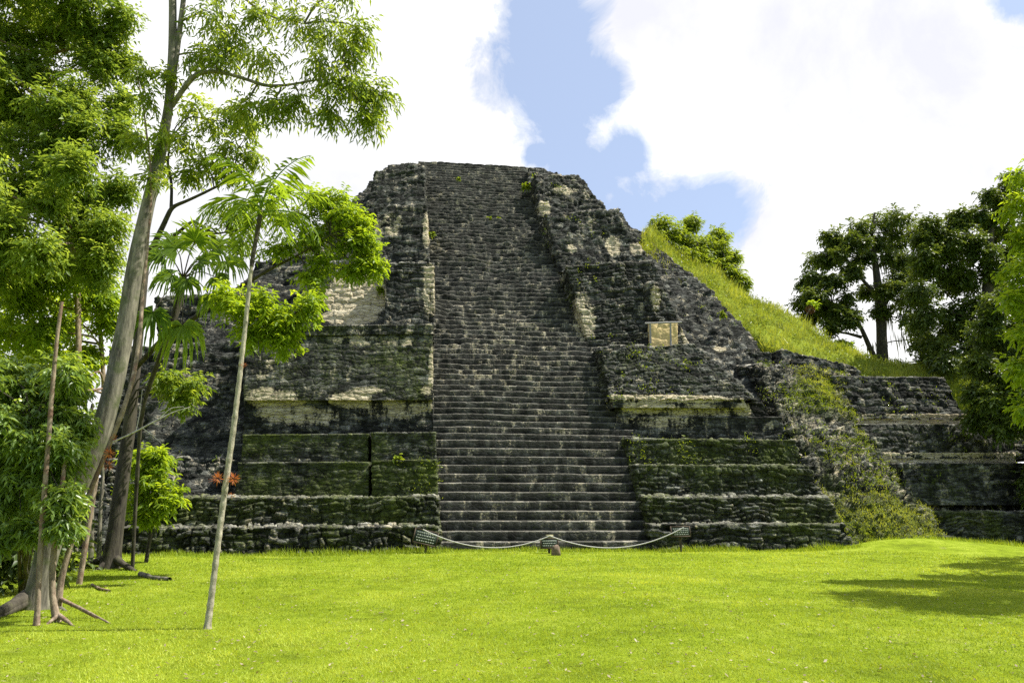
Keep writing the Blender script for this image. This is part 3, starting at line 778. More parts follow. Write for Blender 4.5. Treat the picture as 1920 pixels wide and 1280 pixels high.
def root(b, pts, w):
    tube(b, pts, w, 8, .25, 3)

# --- big leaning grey tree
A = empty('leaning_tree', gnd(80, 1132))
tag(A, 'tall leaning tree with thick grey trunk and long airy branches reaching over the pyramid', 'tree')
b = MB()
YA = 12.7
def yy(px, py, w, dy=0): return (px, py, YA + dy, w)
tp, tr = pxpts([yy(66, 1150, 96), yy(70, 1120, 76), yy(80, 1070, 68), yy(97, 1000, 68), yy(135, 925, 68), yy(182, 840, 62), yy(212, 730, 57), yy(238, 600, 53), yy(256, 480, 46), yy(274, 400, 40), yy(300, 290, 34),
                yy(317, 200, 30), yy(324, 100, 26), yy(324, 0, 23), yy(318, -130, 18), yy(325, -260, 10)])
TA = tube(b, tp, tr, 14, .12, 5)
fp, fr_ = pxpts([yy(318, 190, 18), yy(330, 110, 17), yy(344, 0, 15), yy(352, -100, 10)])
TA2 = tube(b, fp, fr_, 9)
lp1, lr1 = pxpts([(322, 200, YA, 16), (345, 165, YA - .1, 16), (368, 138, YA - .2, 15), (405, 133, YA - .3, 12), (450, 145, YA - .5, 11), (500, 162, YA - .7, 11), (540, 160, YA - .8, 8), (590, 150, YA - .9, 6), (650, 150, YA - 1, 3)])
TA3 = tube(b, lp1, lr1, 8, .1)
lp2, lr2 = pxpts([(350, -70, YA, 9), (400, -50, YA - .3, 9), (445, -15, YA - .5, 8), (485, 20, YA - .6, 7), (510, 33, YA - .6, 5), (570, 45, YA - .8, 3)])
TA4 = tube(b, lp2, lr2, 7)
rt = gnd(78, 1132); rb = MB()
for e, ww in (((-80, 1180), .10), ((-10, 1158), .11), ((130, 1146), .06)):
    g = gnd(*e); s = rt + np.array([0, 0, .3]) * (1 if e[0] < 50 else .6)
    root(b if e[0] > 50 else rb, [s, s * .6 + g * .4 + (0, 0, -.06), g + (0, 0, -.03)], [ww * 1.5, ww * .9, ww * .3])
clA = [(430, 60, 55, YA - .4), (490, 105, 50, YA - .6), (555, 40, 60, YA - .8), (615, 40, 55, YA - .9), (655, 90, 48, YA - 1), (600, 110, 50, YA - .9), (560, 180, 36, YA - .8), (610, 200, 34, YA - 1), (680, 165, 40, YA - 1.1),
       (690, 215, 22, YA - 1.1), (705, 170, 24, YA - 1.1), (520, 195, 34, YA - .7), (640, 150, 40, YA - 1), (400, 30, 55, YA - .2), (410, 110, 45, YA - .3), (480, 20, 45, YA - .5), (670, 50, 35, YA - 1),
       (380, 100, 40, YA - .1), (455, 195, 32, YA - .5), (540, -40, 60, YA), (420, -50, 60, YA), (640, -30, 50, YA - .8)]
src = np.concatenate([TA[-20:], TA2, TA3, TA4])
limbs_to(b, src, clA, .028, .006)
b.build('trunk', BARK_GREY, A, smooth=True); rb.build('root', BARK_DARK, A, smooth=True)  # left roots in darker bark, standing in for the shrub's shade
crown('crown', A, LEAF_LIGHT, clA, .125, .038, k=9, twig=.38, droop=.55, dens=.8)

# --- dense tree mass at the left edge
def clump_fill(x0, x1, y0, y1, r, Y0, Y1, step, n=None):
    o = []
    y = y0
    while y <= y1:
        x = x0
        while x <= x1:
            q = (x + random.uniform(-.3, .3) * step, y + random.uniform(-.3, .3) * step, r * random.uniform(.75, 1.2), random.uniform(Y0, Y1))
            o.append(q if n is None else q + (n,))
            x += step
        y += step * .85
    return o
Bt = empty('broadleaf_tree', gnd(70, 1085))
tag(Bt, 'dense dark green broadleaf tree filling the upper left edge', 'tree')
b = MB()
p1, r1_ = pxpts([(70, 1090, 16.5, 22), (110, 900, 16.5, 18), (148, 700, 16.5, 16), (146, 560, 16.5, 17), (130, 400, 16.2, 14), (100, 200, 16, 10), (70, 0, 16, 6)])
p1[0][2] = -.12; s1 = tube(b, p1, r1_, 9, .1)
cB = clump_fill(-40, 190, -40, 300, 52, 14, 16.5, 62) + clump_fill(-40, 190, 330, 500, 46, 13.5, 16, 66) + [(215, 120, 40, 16), (200, 60, 45, 15.5), (235, 200, 32, 16), (215, 250, 36, 15.5), (225, 350, 34, 15.5), (200, 420, 36, 15), (190, 470, 30, 15), (240, 30, 40, 15.5)]
limbs_to(b, s1[len(s1) // 2:], cB, .05, .01, .05)
b.build('trunk', BARK_TAN, Bt, smooth=True)
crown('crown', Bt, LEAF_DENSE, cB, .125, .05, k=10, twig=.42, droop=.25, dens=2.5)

B2 = empty('broadleaf_tree', gnd(150, 1080))
tag(B2, 'lighter green tree with a pale curved trunk between the dense tree and the leaning tree', 'tree')
b = MB()
p1, r1_ = pxpts([(150, 1082, 17.5, 18), (186, 860, 17.5, 15), (195, 720, 17.5, 14), (188, 620, 17.5, 14), (176, 540, 17.5, 12), (172, 440, 17.2, 9), (185, 330, 17, 6)])
p1[0][2] = -.12; s1 = tube(b, p1, r1_, 8, .1)
cC = [(150, 480, 34, 17), (190, 520, 22, 17), (160, 550, 20, 17), (60, 560, 42, 16.5), (20, 620, 45, 16.5), (30, 540, 40, 16), (75, 650, 38, 17), (160, 650, 22, 17.3), (20, 460, 40, 16), (205, 600, 18, 17.4), (140, 420, 30, 16.8), (100, 470, 32, 16.5), (120, 520, 34, 16), (70, 510, 40, 16), (60, 620, 40, 16), (110, 600, 26, 16.5), (20, 690, 40, 15), (80, 700, 34, 15), (135, 690, 26, 16), (205, 560, 16, 17)]
limbs_to(b, s1[len(s1) // 3:], cC, .035, .008, .05)
b.build('trunk', BARK_TAN, B2, smooth=True)
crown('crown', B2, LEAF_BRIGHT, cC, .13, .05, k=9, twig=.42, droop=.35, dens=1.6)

# --- glossy shrub, lower left
Sh = empty('shrub', gnd(30, 1110))
tag(Sh, 'large shrub with big glossy leaves around the foot of the leaning tree', 'shrub')
b = MB()
cS = clump_fill(-30, 130, 690, 960, 40, 10.9, 11.9, 46) + [(120, 930, 24, 11), (128, 975, 20, 11), (140, 840, 28, 11.6), (110, 780, 30, 11.6), (40, 985, 22, 11.2), (0, 1000, 28, 11.3), (150, 790, 24, 11.8), (130, 720, 24, 11.8)]
g = gnd(30, 1112)
for i in range(5):
    top_ = at(20 + i * 22, 800 + (i % 2) * 60, 11.1 + .15 * i)
    tube(b, [g + rng.normal(size=3) * (.15, .15, 0), .5 * (g + top_) + rng.normal(size=3) * .1, top_], [.035, .028, .015], 7)
limbs_to(b, np.concatenate([np.linspace(g + (0, 0, .6), at(60, 800, 11.4), 12)]), cS, .016, .005)
b.build('stem', BARK_DARK, Sh, smooth=True)
crown('crown', Sh, LEAF_GLOSS, cS, .125, .042, k=9, twig=.24, droop=.4, dens=1.15)

# --- dark understory behind left
for i, (px, py, Yb, lab, cl) in enumerate((
    (20, 1075, 20, 'dark shaded understory bush at the lower left edge behind the glossy shrub', clump_fill(-60, 150, 880, 1050, 45, 18.5, 21, 62) + [(-30, 1010, 40, 14.5), (20, 1030, 34, 14.6), (60, 1000, 30, 15), (-60, 1050, 36, 14.2), (0, 960, 40, 15), (85, 1040, 22, 15.5)]),
    (120, 1060, 25, 'leafy bush in shade between the left tree trunks, in front of the rubble', clump_fill(-40, 180, 720, 880, 45, 23, 26, 66)),
    (-20, 1060, 28, 'pale green tree crown far behind the left trunks', clump_fill(-60, 170, 560, 720, 50, 27, 30, 70)))):
    o = empty('understory_bush', (at(px, py, Yb)[0], Yb, 0))
    tag(o, lab, 'bush', 'bushes behind the left trees')
    b = MB()
    bs = np.array([o.location.x, Yb, 0.0])
    src = np.linspace(bs, bs + (0, 0, 3 + 2 * i), 10)
    tube(b, src[[0, 5, 9]] + rng.normal(size=(3, 3)) * .1, [.12, .09, .05], 7)
    limbs_to(b, src, cl, .035, .01)
    b.build('stem', BARK_DARK, o, smooth=True)
    crown('crown', o, LEAF_DARK if i == 0 else (LEAF_DENSE if i == 1 else LEAF_BRIGHT), cl, .2 + .05 * i, .09 + .02 * i, k=8, twig=.5, droop=.3, dens=.7)

# --- slender trunks
def sapling(name, lab, line, mat, cat='tree trunk', roots=()):
    P, Rr = pxpts(line)
    o = empty(name, (P[0][0], P[0][1], float(ground_z(P[0][0], P[0][1]))))
    tag(o, lab, cat)
    b = MB(); T = tube(b, P, Rr, 9, .12, len(lab))
    for e, ww in roots:
        g = gnd(*e); s = P[0] + np.array([0, 0, .12])
        root(b, [s, .5 * (s + g) + (0, 0, .0), g - (0, 0, .02)], [ww * .9, ww * .65, ww * .3])
    b.build('trunk', mat, o, smooth=True)
    return o, T
yb = gnd(68, 1172)[1]
stk, _ = sapling('slender_trunk', 'slender pale trunk with a snapped top, standing before the leaning tree',
        [(68, 1180, yb, 22), (70, 1150, yb, 17), (73, 1080, yb, 16), (80, 960, yb, 15), (90, 840, yb, 14), (97, 740, yb, 13), (106, 640, yb, 11), (116, 566, yb, 10)], BARK_TAN)
yc = gnd(106, 1165)[1]
sapling('slender_trunk', 'short twisted reddish trunk with a splayed root, second from the left in the cluster',
        [(108, 1170, yc, 26), (98, 1120, yc, 18), (98, 1060, yc, 18), (105, 1000, yc, 17), (112, 950, yc - .1, 15), (122, 860, yc, 11)], BARK_TAN, roots=(((142, 1174), .04), ((85, 1170), .04)))
yd = 11.75
Dt, TD = sapling('leaning_sapling', 'thin tan sapling leaning right across the big trunk, with a dead white branch',
        [(108, 1136, yd, 26), (112, 1095, yd, 19), (125, 1045, yd, 17), (141, 995, yd, 15), (160, 940, yd, 14), (184, 885, yd, 14), (206, 830, yd, 14), (231, 770, yd, 14), (252, 700, yd + .2, 13), (263, 620, yd + .4, 12), (268, 540, yd + .6, 10), (276, 470, yd + .7, 8), (283, 380, yd + .8, 7), (282, 310, yd + .8, 6), (270, 210, yd + .8, 5), (255, 130, yd + .8, 3)],
        BARK_TAN, roots=(((190, 1160), .04), ((212, 1168), .03)))
b = MB()
for l in ([(205, 830, 5), (235, 818, 5), (265, 803, 5), (298, 785, 4), (330, 770, 3), (357, 763, 2)], [(298, 786, 3), (320, 764, 2), (345, 762, 1.5)], [(268, 803, 3), (285, 815, 2), (302, 830, 1.5)],
          [(255, 808, 2.5), (262, 775, 2), (267, 730, 1.5)], [(285, 792, 2), (300, 800, 1.5), (315, 797, 1)]):
    P, Rr = pxpts([(a, c, yd, w) for a, c, w in l]); tube(b, P, Rr, 6)
b.build('dead_branch', BARK_WHITE, Dt, smooth=True)
cD = [(285, 180, 28, yd + .7), (300, 250, 30, yd + .7), (265, 260, 20, yd + .8), (285, 330, 22, yd + .8), (262, 130, 24, yd + .8), (310, 140, 22, yd + .8)]
crown('crown', Dt, LEAF_LIGHT, cD, .13, .042, k=8, twig=.28, droop=.4, dens=.45)

# --- second tree with branch toward the pyramid
ye = gnd(208, 1064)[1]
E = empty('forked_tree', gnd(208, 1064))
tag(E, 'dark forked tree standing further back with bright layered leafy limbs before the pyramid', 'tree')
b = MB()
P, Rr = pxpts([(206, 1075, ye, 74), (210, 1040, ye, 52), (216, 1000, ye, 45), (226, 920, ye, 41), (240, 820, ye, 38), (249, 740, ye, 33), (258, 650, ye, 29), (266, 560, ye, 26), (273, 490, ye, 24)])
TE = tube(b, P, Rr, 12, .12, 2)
def limb(l, seg=8):
    P, Rr = pxpts(l); return tube(b, P, Rr, seg, .1)
e1 = limb([(272, 495, ye, 22), (298, 440, ye - .2, 17), (322, 388, ye - .4, 14), (350, 377, ye - .6, 10), (382, 362, ye - .8, 9), (410, 348, ye - 1, 8), (437, 337, ye - 1.1, 6)])
e2 = limb([(321, 390, ye - .4, 11), (322, 345, ye - .4, 9), (314, 305, ye - .4, 7), (320, 260, ye - .4, 4)])
e3 = limb([(288, 468, ye, 14), (330, 440, ye - .5, 12), (362, 412, ye - .9, 9), (400, 440, ye - 1.2, 6), (450, 430, ye - 1.5, 5)])
e4 = limb([(254, 690, ye, 18), (300, 640, ye - .6, 17), (352, 604, ye - 1, 16), (395, 575, ye - 1.2, 14), (440, 545, ye - 1.5, 12), (500, 508, ye - 1.8, 10), (560, 478, ye - 2.1, 7), (620, 440, ye - 2.4, 4)])
e5 = limb([(400, 574, ye - 1.2, 9), (430, 566, ye - 2.6, 7), (490, 570, ye - 4.2, 5), (550, 590, ye - 4.8, 3)])
for e, ww in (((255, 1070), .12), ((180, 1068), .12), ((140, 1060), .12)):
    g = gnd(*e); s = gnd(208, 1064) + np.array([0, 0, .3])
    root(b, [s, .5 * (s + g) - (0, 0, .03), g + (0, 0, -.03)], [ww * 1.2, ww * .75, ww * .4])
yj = ye - 2.1
cE = [(620, 400, 46, yj), (655, 450, 40, yj), (570, 440, 48, yj), (640, 365, 32, yj), (692, 485, 20, yj), (610, 490, 38, yj), (545, 400, 42, yj), (665, 500, 20, yj), (600, 370, 26, yj), (500, 590, 38, yj - 2.6), (555, 590, 32, yj - 2.6), (520, 615, 26, yj - 2.6),
      (450, 580, 32, yj - 2.6), (535, 635, 14, yj - 2.6), (430, 555, 26, yj - 2.6), (480, 560, 28, yj - 2.6), (675, 415, 26, yj), (690, 450, 20, yj), (520, 460, 34, yj), (590, 520, 24, yj), (470, 620, 18, yj - 2.6), (700, 500, 12, yj),
      (650, 400, 36, yj - .2), (600, 440, 40, yj + .2), (580, 560, 22, yj - 2.6)]
cE2 = [(380, 300, 40, ye - 1), (430, 270, 36, ye - 1), (470, 240, 30, ye - 1), (420, 320, 30, ye - 1), (345, 260, 36, ye - .6), (360, 200, 34, ye - .6), (400, 230, 36, ye - .8), (350, 320, 26, ye - .5), (440, 210, 30, ye - .9), (300, 300, 26, ye - .4), (470, 290, 26, ye - 1),
       (450, 450, 26, ye - 1.4), (430, 400, 26, ye - 1.2), (470, 400, 30, ye - 1.4), (380, 430, 20, ye - .9)]
cE3 = [(330, 715, 30, ye - .6), (365, 720, 26, ye - .6), (345, 745, 18, ye - .6), (310, 700, 20, ye - .6)]
limbs_to(b, np.concatenate([e1, e2, e3, e4, e5, TE]), cE + cE2 + cE3, .028, .007)
b.build('trunk', BARK_DARK, E, smooth=True)
crown('crown', E, LEAF_BRIGHT, cE, .16, .06, k=10, twig=.42, droop=.25, flat=.5, dens=.85)
crown('crown', E, LEAF_LIGHT, cE2 + cE3, .19, .065, k=9, twig=.42, droop=.4, flat=.8, dens=.55)

# --- bush right of it
K = empty('bush', (at(280, 1000, 22.5)[0], 22.5, 0))
tag(K, 'bright green bush behind the forked tree, in front of the rubble terrace', 'bush')
b = MB()
cK = [(268, 870, 30, 22.5), (298, 895, 32, 22.3), (318, 930, 22, 22.2), (290, 945, 28, 22.3), (262, 920, 30, 22.5), (262, 850, 20, 22.6), (300, 860, 20, 22.4), (270, 960, 20, 22.4)]
bs = np.array([K.location.x, 22.5, 0]); src = np.linspace(bs, bs + (0.1, 0, 2.6), 8)
tube(b, src[[0, 4, 7]], [.06, .05, .025], 7); limbs_to(b, src, cK, .025, .008)
b.build('stem', BARK_DARK, K, smooth=True)
crown('crown', K, LEAF_BRIGHT, cK, .2, .075, k=9, twig=.4, droop=.3, dens=.8)
# thin stems between trunks
for px, yb_, lab in ((185, 1058, 'thin grey sapling stem, right one of the pair between the two big trunks'), (170, 1050, 'thin grey sapling stem, left one of the pair between the two big trunks')):
    yq = gnd(px, yb_)[1]
    sapling('sapling_stem', lab, [(px, yb_ + 4, yq, 16), (px + 3, 960, yq, 11), (px - 4 + 12 * (px > 180), 900, yq, 10), (px + 4, 820, yq, 7)], BARK_GREY, 'sapling')

# --- feather palm
def frond(b, base, az, L, e0, dr, n=26, lw=.014, ll=.42):
    t = np.linspace(0, 1, n); el = e0 - dr * t ** 1.25
    h = np.array([math.cos(az), math.sin(az), 0])
    T = np.cos(el)[:, None] * h + np.sin(el)[:, None] * np.array([0, 0, 1.0])
    P = base + np.concatenate([np.zeros((1, 3)), np.cumsum(T[:-1] * (L / n), 0)])
    tube(b, P, np.linspace(.016, .004, n), 5)
    side = np.cross(h, (0, 0, 1.0))
    for s in (-1, 1):
        for q in (0,):
            PP = P + T * (L / n) * q
            k = t > .12
            D = T * .55 + s * side * .8 + np.array([0, 0, -.42]) + rng.normal(size=(n, 3)) * .2
            LL = ll * np.sin(math.pi * np.clip(.12 + .8 * t, 0, 1)) * (.85 + .3 * rng.random(n))
            leaves(b, PP[k], D[k], LL[k], lw * np.ones(k.sum()), .25 + .1 * rng.random(), up=np.broadcast_to(np.array([0, 0, 1.0]), (k.sum(), 3)) + .2 * rng.normal(size=(k.sum(), 3)),
                   tint=np.clip(.3 + .5 * rng.random(k.sum()) + .2 * rng.random(), 0, 1))
yf = gnd(389, 1178)[1]
Fp = empty('feather_palm', gnd(389, 1178))
tag(Fp, 'slim feather palm with pale ringed trunk and one tuft of fronds, alone on the lawn', 'palm')
b = MB()
line = [(388, 1184, yf, 30), (390, 1168, yf, 21), (400, 1090, yf, 18), (411, 1000, yf, 18), (424, 900, yf, 18), (437, 810, yf, 17), (448, 720, yf, 15), (457, 640, yf, 13), (466, 550, yf, 12), (474, 480, yf, 10), (482, 440, yf, 11), (489, 395, yf, 13)]
P, Rr = pxpts(line)
tt = np.linspace(0, 1, 150); s_ = np.linspace(0, 1, len(P))
PP = np.stack([np.interp(tt, s_, P[:, i]) for i in range(3)], -1); RR = np.interp(tt, s_, Rr)
for _ in range(8): PP[1:-1] = .5 * PP[1:-1] + .25 * (PP[:-2] + PP[2:])
RR = RR * (1 + .18 * (np.arange(150) % 4 == 0))
tube(b, PP, RR, 12, .05)
b.build('trunk', BARK_PALE, Fp, smooth=True)
b = MB(); tube(b, PP[118:], RR[118:] * 1.25, 10, .15); b.build('crown_shaft', BARK_DARK, Fp, smooth=True)
b = MB(); top_ = PP[-1]
for i in range(13):
    a = i * 2.399 + .9
    e0 = R(70 - 70 * (i / 13) + random.uniform(-8, 8))
    frond(b, top_ + (0, 0, .02 * (8 - i)), a, random.uniform(.95, 1.35), e0, R(72 + 20 * (i / 13)), ll=.36)
b.build('fronds', LEAF_PALM, Fp)

# --- fan palm
def fan(b, c, ax, up, r, n=24, dr=.5, tone=.5):
    ax = nrm(np.array(ax, float)); up = nrm(np.array(up, float)); sd = nrm(np.cross(ax, up)); up = np.cross(sd, ax)
    a = np.linspace(-2.3, 2.3, n)
    D = np.cos(a)[:, None] * ax + np.sin(a)[:, None] * sd + .06 * rng.normal(size=(n, 3))
    L = r * (.8 + .2 * np.cos(a)) * (.9 + .2 * rng.random(n))
    base = np.repeat(np.array(c)[None], n, 0)
    leaves(b, base, D, L * .75, r * .14, dr * .35, up=np.repeat(up[None], n, 0), tint=np.clip(tone + .3 * (rng.random(n) - .5), 0, 1))
    mid = base + nrm(D) * (L * .5)[:, None] + np.array([0, 0, -1.0]) * (L * .12 * dr)[:, None]
    leaves(b, mid, D + np.array([0, 0, -dr * 1.5]), L * .6, r * .07, dr * .4, up=np.repeat(up[None], n, 0), tint=np.clip(tone + .3 * (rng.random(n) - .5), 0, 1))
yg = 19.0
Gp = empty('fan_palm', (at(228, 1052, 20.8)[0], 20.8, 0))
tag(Gp, 'fan palm with dark fibrous leaning trunk and drooping round leaves behind the leaning tree', 'palm')
b = MB()
P, Rr = pxpts([(250, 1052, 20.6, 12), (255, 930, 20.2, 11), (262, 810, 19.6, 11), (270, 755, 19.4, 12), (286, 705, 19.2, 14), (306, 655, 19.1, 17), (326, 600, 19, 22), (338, 550, 19, 26), (344, 515, 19, 20)])
P[0][2] = -.05
tube(b, P, Rr, 10, .2, 7)
tops = at(344, 515, 19)
fl = []
for (px, py, dx, dz, r, dr, tone) in ((400, 468, 1, .5, .80, .5, .75), (365, 452, .1, 1, .75, .4, .6), (425, 490, 1, -.3, .7, .8, .6), (322, 515, -1, -.3, .65, .9, .35), (350, 525, .2, -1, .6, 1, .4), (405, 520, 1, -.6, .55, 1, .7), (342, 610, .15, -1, .95, 1.1, .8),
                                       (287, 585, -.2, -1, .8, 1.2, .15), (395, 555, .5, -1, .6, 1.2, .6), (330, 465, -.7, .7, .7, .5, .5), (375, 490, .8, .2, .7, .6, .5), (305, 480, -1, .3, .6, .7, .3)):
    c = at(px, py, 19 - .6 + random.uniform(-.4, .4))
    tube(b, [tops + (0, 0, -.1), .5 * (tops + c) + (0, 0, .15), c], [.02, .015, .012], 5)
    fl.append((c, (dx, -.35, dz), (.1 * dx, -1.0, .5 if dz > -.5 else .2), r, dr, tone))
b.build('trunk', BARK_DARK, Gp, smooth=True)
b = MB()
for c, ax, up, r, dr, tone in fl: fan(b, c, ax, up, r, 26, dr, tone)
b.build('fronds', LEAF_PALM, Gp)

# --- far jungle all round
b = MB()
nfor = 150
fa = np.sort(rng.random(nfor) * 2 * math.pi)
for a_ in fa:
    rr_ = rng.uniform(95, 135); hh_ = rng.uniform(7, 12); c = np.array([rr_ * math.sin(a_) + 4, rr_ * math.cos(a_) + 25, hh_ * .55])
    n = 420; u = nrm(rng.normal(size=(n, 3))); sub = nrm(rng.normal(size=(6, 3))) * .5
    P = c + (sub[rng.integers(0, 6, n)] + .55 * u * rng.random((n, 1)) ** .4) * np.array([5.5, 5.5, hh_ * .55])
    leaves(b, P, u + rng.normal(size=(n, 3)) * .5 + np.array([0, 0, -.3]), rng.uniform(.8, 1.6, n), .7, .2)
tag(b.build('forest', LEAF_DENSE), 'distant jungle edge around the clearing, low behind the left tree trunks', 'forest', kind='stuff')

# --- orange bromeliads
def bromeliad(px, py, Y, r, lab, n=46):
    c = at(px, py, Y)
    b = MB()
    D = nrm(rng.normal(size=(n, 3))); D[:, 1] -= .3
    leaves(b, np.repeat(c[None], n, 0) + D * .015, D, r * (.6 + .5 * rng.random(n)), r * .09, .0)
    o = b.build('bromeliad', ORANGE)
    tag(o, lab, 'air plant', 'orange air plants on the trunks')
bromeliad(409, 897, yf - .05, .11, 'spiky orange air plant on the left side of the feather palm trunk')
bromeliad(438, 897, yf - .05, .11, 'spiky orange air plant on the right side of the feather palm trunk')
bromeliad(434, 928, yf - .06, .05, 'tiny orange air plant below the pair on the palm trunk', 24)
bromeliad(457, 684, yf - .06, .05, 'small tan air plant halfway up the palm trunk', 24)
bromeliad(206, 850, yd - .1, .13, 'orange air plant tuft hanging from the leaning sapling below its dead branch')
bromeliad(203, 872, yd - .1, .11, 'lower orange air plant on the leaning sapling')
bromeliad(214, 820, yd - .1, .06, 'small red air plant on the sapling where its dead branch forks', 24)

# ------------------------------------------------------------------ right trees
def far_tree(name, lab, trunk_l, limbs_l, cl, mat, L, W, dens, base=None, strands=None, group=None, k=8, twig=.6, droop=.3, bark=BARK_DARK):
    P, Rr = pxpts(trunk_l, .46)
    if base is not None: P[0] = base
    o = empty(name, P[0]); tag(o, lab, 'tree', group)
    b = MB(); T = tube(b, P, Rr, 9, .1)
    src = [T]
    for l in limbs_l:
        p_, r_ = pxpts(l, .46); src.append(tube(b, p_, r_, 7, .1))
    limbs_to(b, np.concatenate(src), cl, .05, .012)
    b.build('trunk', bark, o, smooth=True)
    crown('crown', o, mat, cl, L, W, k=k, twig=twig, droop=droop, dens=dens)
    if strands:
        b = MB()
        for (px, py, Y, wpx, n, lpx) in strands:
            q = np.array([at(px + random.gauss(0, wpx), py + random.gauss(0, 6), Y) for _ in range(n)])
            leaves(b, q, np.tile(np.array([0.05, 0, -1.0]), (n, 1)) + .06 * rng.normal(size=(n, 3)), lpx * Y / F * (.5 + rng.random(n)), .09, 0)
        b.build('hanging_moss', LEAF_MOSSH, o)
    return o
YN = 47
cN = [(1655, 415, 34, YN), (1690, 410, 36, YN), (1720, 435, 28, YN), (1680, 455, 26, YN), (1610, 425, 26, YN), (1585, 455, 26, YN), (1560, 440, 18, YN), (1565, 480, 24, YN), (1535, 490, 22, YN), (1520, 525, 24, YN), (1500, 560, 18, YN), (1535, 550, 26, YN), (1560, 525, 24, YN),
      (1590, 510, 20, YN), (1520, 590, 14, YN), (1555, 580, 22, YN), (1580, 575, 20, YN), (1595, 595, 18, YN), (1560, 610, 16, YN), (1700, 520, 34, YN), (1720, 490, 30, YN), (1700, 570, 28, YN), (1720, 610, 26, YN), (1725, 640, 16, YN), (1690, 485, 22, YN), (1620, 480, 14, YN), (1640, 450, 16, YN), (1660, 540, 16, YN), (1625, 545, 14, YN),
      (1730, 550, 34, YN)]
cN = [(x, y, r * 1.22, Y + random.uniform(-2, 2)) for x, y, r, Y in cN] + [(random.uniform(1520, 1740), random.uniform(430, 600), random.uniform(9, 15), YN + random.uniform(-2, 2), 50) for _ in range(26)]
far_tree('mossy_tree', 'dark spreading tree draped in hanging moss, standing against the white sky beyond the hill',
         [(1655, 710, YN, 30), (1655, 690, YN, 24), (1653, 620, YN, 20), (1650, 570, YN, 18), (1642, 500, YN, 12), (1632, 440, YN, 8), (1640, 400, YN, 4)],
         [[(1650, 690, YN, 12), (1632, 655, YN, 10), (1615, 615, YN, 8), (1596, 590, YN, 6), (1560, 570, YN, 4)], [(1615, 632, YN, 7), (1590, 625, YN, 5), (1555, 620, YN, 3)], [(1652, 580, YN, 11), (1680, 535, YN, 8), (1700, 500, YN, 5)],
          [(1648, 560, YN, 9), (1622, 530, YN, 7), (1590, 490, YN, 5), (1570, 460, YN, 3)], [(1650, 675, YN, 5), (1610, 672, YN, 3)]],
         cN, LEAF_DARK, .28, .13, 1.9, strands=[(1625, 440, YN, 8, 18, 40), (1665, 480, YN, 14, 26, 50), (1660, 560, YN, 8, 24, 60), (1690, 620, YN, 20, 26, 40), (1735, 610, YN, 8, 22, 60), (1630, 640, YN, 12, 14, 30), (1700, 470, YN, 18, 24, 40)])
YO = 38
cO = clump_fill(1735, 1900, 440, 700, 32, 37, 41, 40) + [(1830, 400, 24, YO), (1860, 410, 22, YO), (1880, 390, 26, YO), (1790, 425, 22, YO), (1760, 440, 20, YO), (1888, 362, 24, YO), (1895, 335, 20, YO), (1862, 372, 16, YO), (1845, 362, 8, YO, 30), (1742, 420, 24, YO), (1765, 462, 28, YO), (1740, 495, 28, YO), (1730, 450, 22, YO), (1800, 405, 22, YO)]
far_tree('dark_tree', 'dense dark green tree behind the side terraces, right of the mossy tree', [(1850, 720, YO, 30), (1850, 600, YO, 26), (1855, 500, YO, 18), (1860, 420, YO, 8)], [], cO, LEAF_DARK, .25, .12, 2.0)
cO2 = clump_fill(1838, 1960, 690, 790, 28, 29.5, 31.5, 38) + clump_fill(1950, 2050, 810, 930, 30, 28.5, 30, 46) + clump_fill(1850, 2050, 560, 680, 32, 30, 32, 46)
g0 = at(1960, 1030, 29)
far_tree('dark_tree', 'shaded tree with low boughs covering the right end of the side terraces', [(1960, 1030, 29, 30), (1950, 900, 29.4, 26), (1930, 760, 30, 20), (1920, 640, 31, 10)], [], cO2, LEAF_DARK, .22, .11, 1.9, base=np.array([g0[0], 29, -.05]))
# low bushes around the hill top
for lab, cl, mat in (('round pale green bush on the hillside, left of the mossy tree trunk', [(1590, 655, 18, 45), (1580, 645, 12, 45), (1600, 668, 12, 45), (1565, 660, 10, 45)], LEAF_BRIGHT),
                     ('low dark bush at the foot of the mossy tree on its right', [(1690, 695, 18, 41), (1720, 690, 18, 41), (1745, 680, 20, 41), (1660, 700, 14, 41), (1770, 690, 20, 41)], LEAF_DENSE)):
    c = at(cl[0][0], cl[0][1] + 22, cl[0][3])
    o = empty('bush', c); tag(o, lab, 'bush', 'bushes at the foot of the mossy tree')
    b = MB(); src = np.linspace(c, c + (0, 0, 1), 6); tube(b, src[[0, 3, 5]], [.08, .06, .03], 6); limbs_to(b, src, cl, .03, .01); b.build('stem', BARK_DARK, o)
    crown('crown', o, mat, cl, .3, .13, k=8, twig=.5, droop=.3, dens=.6)
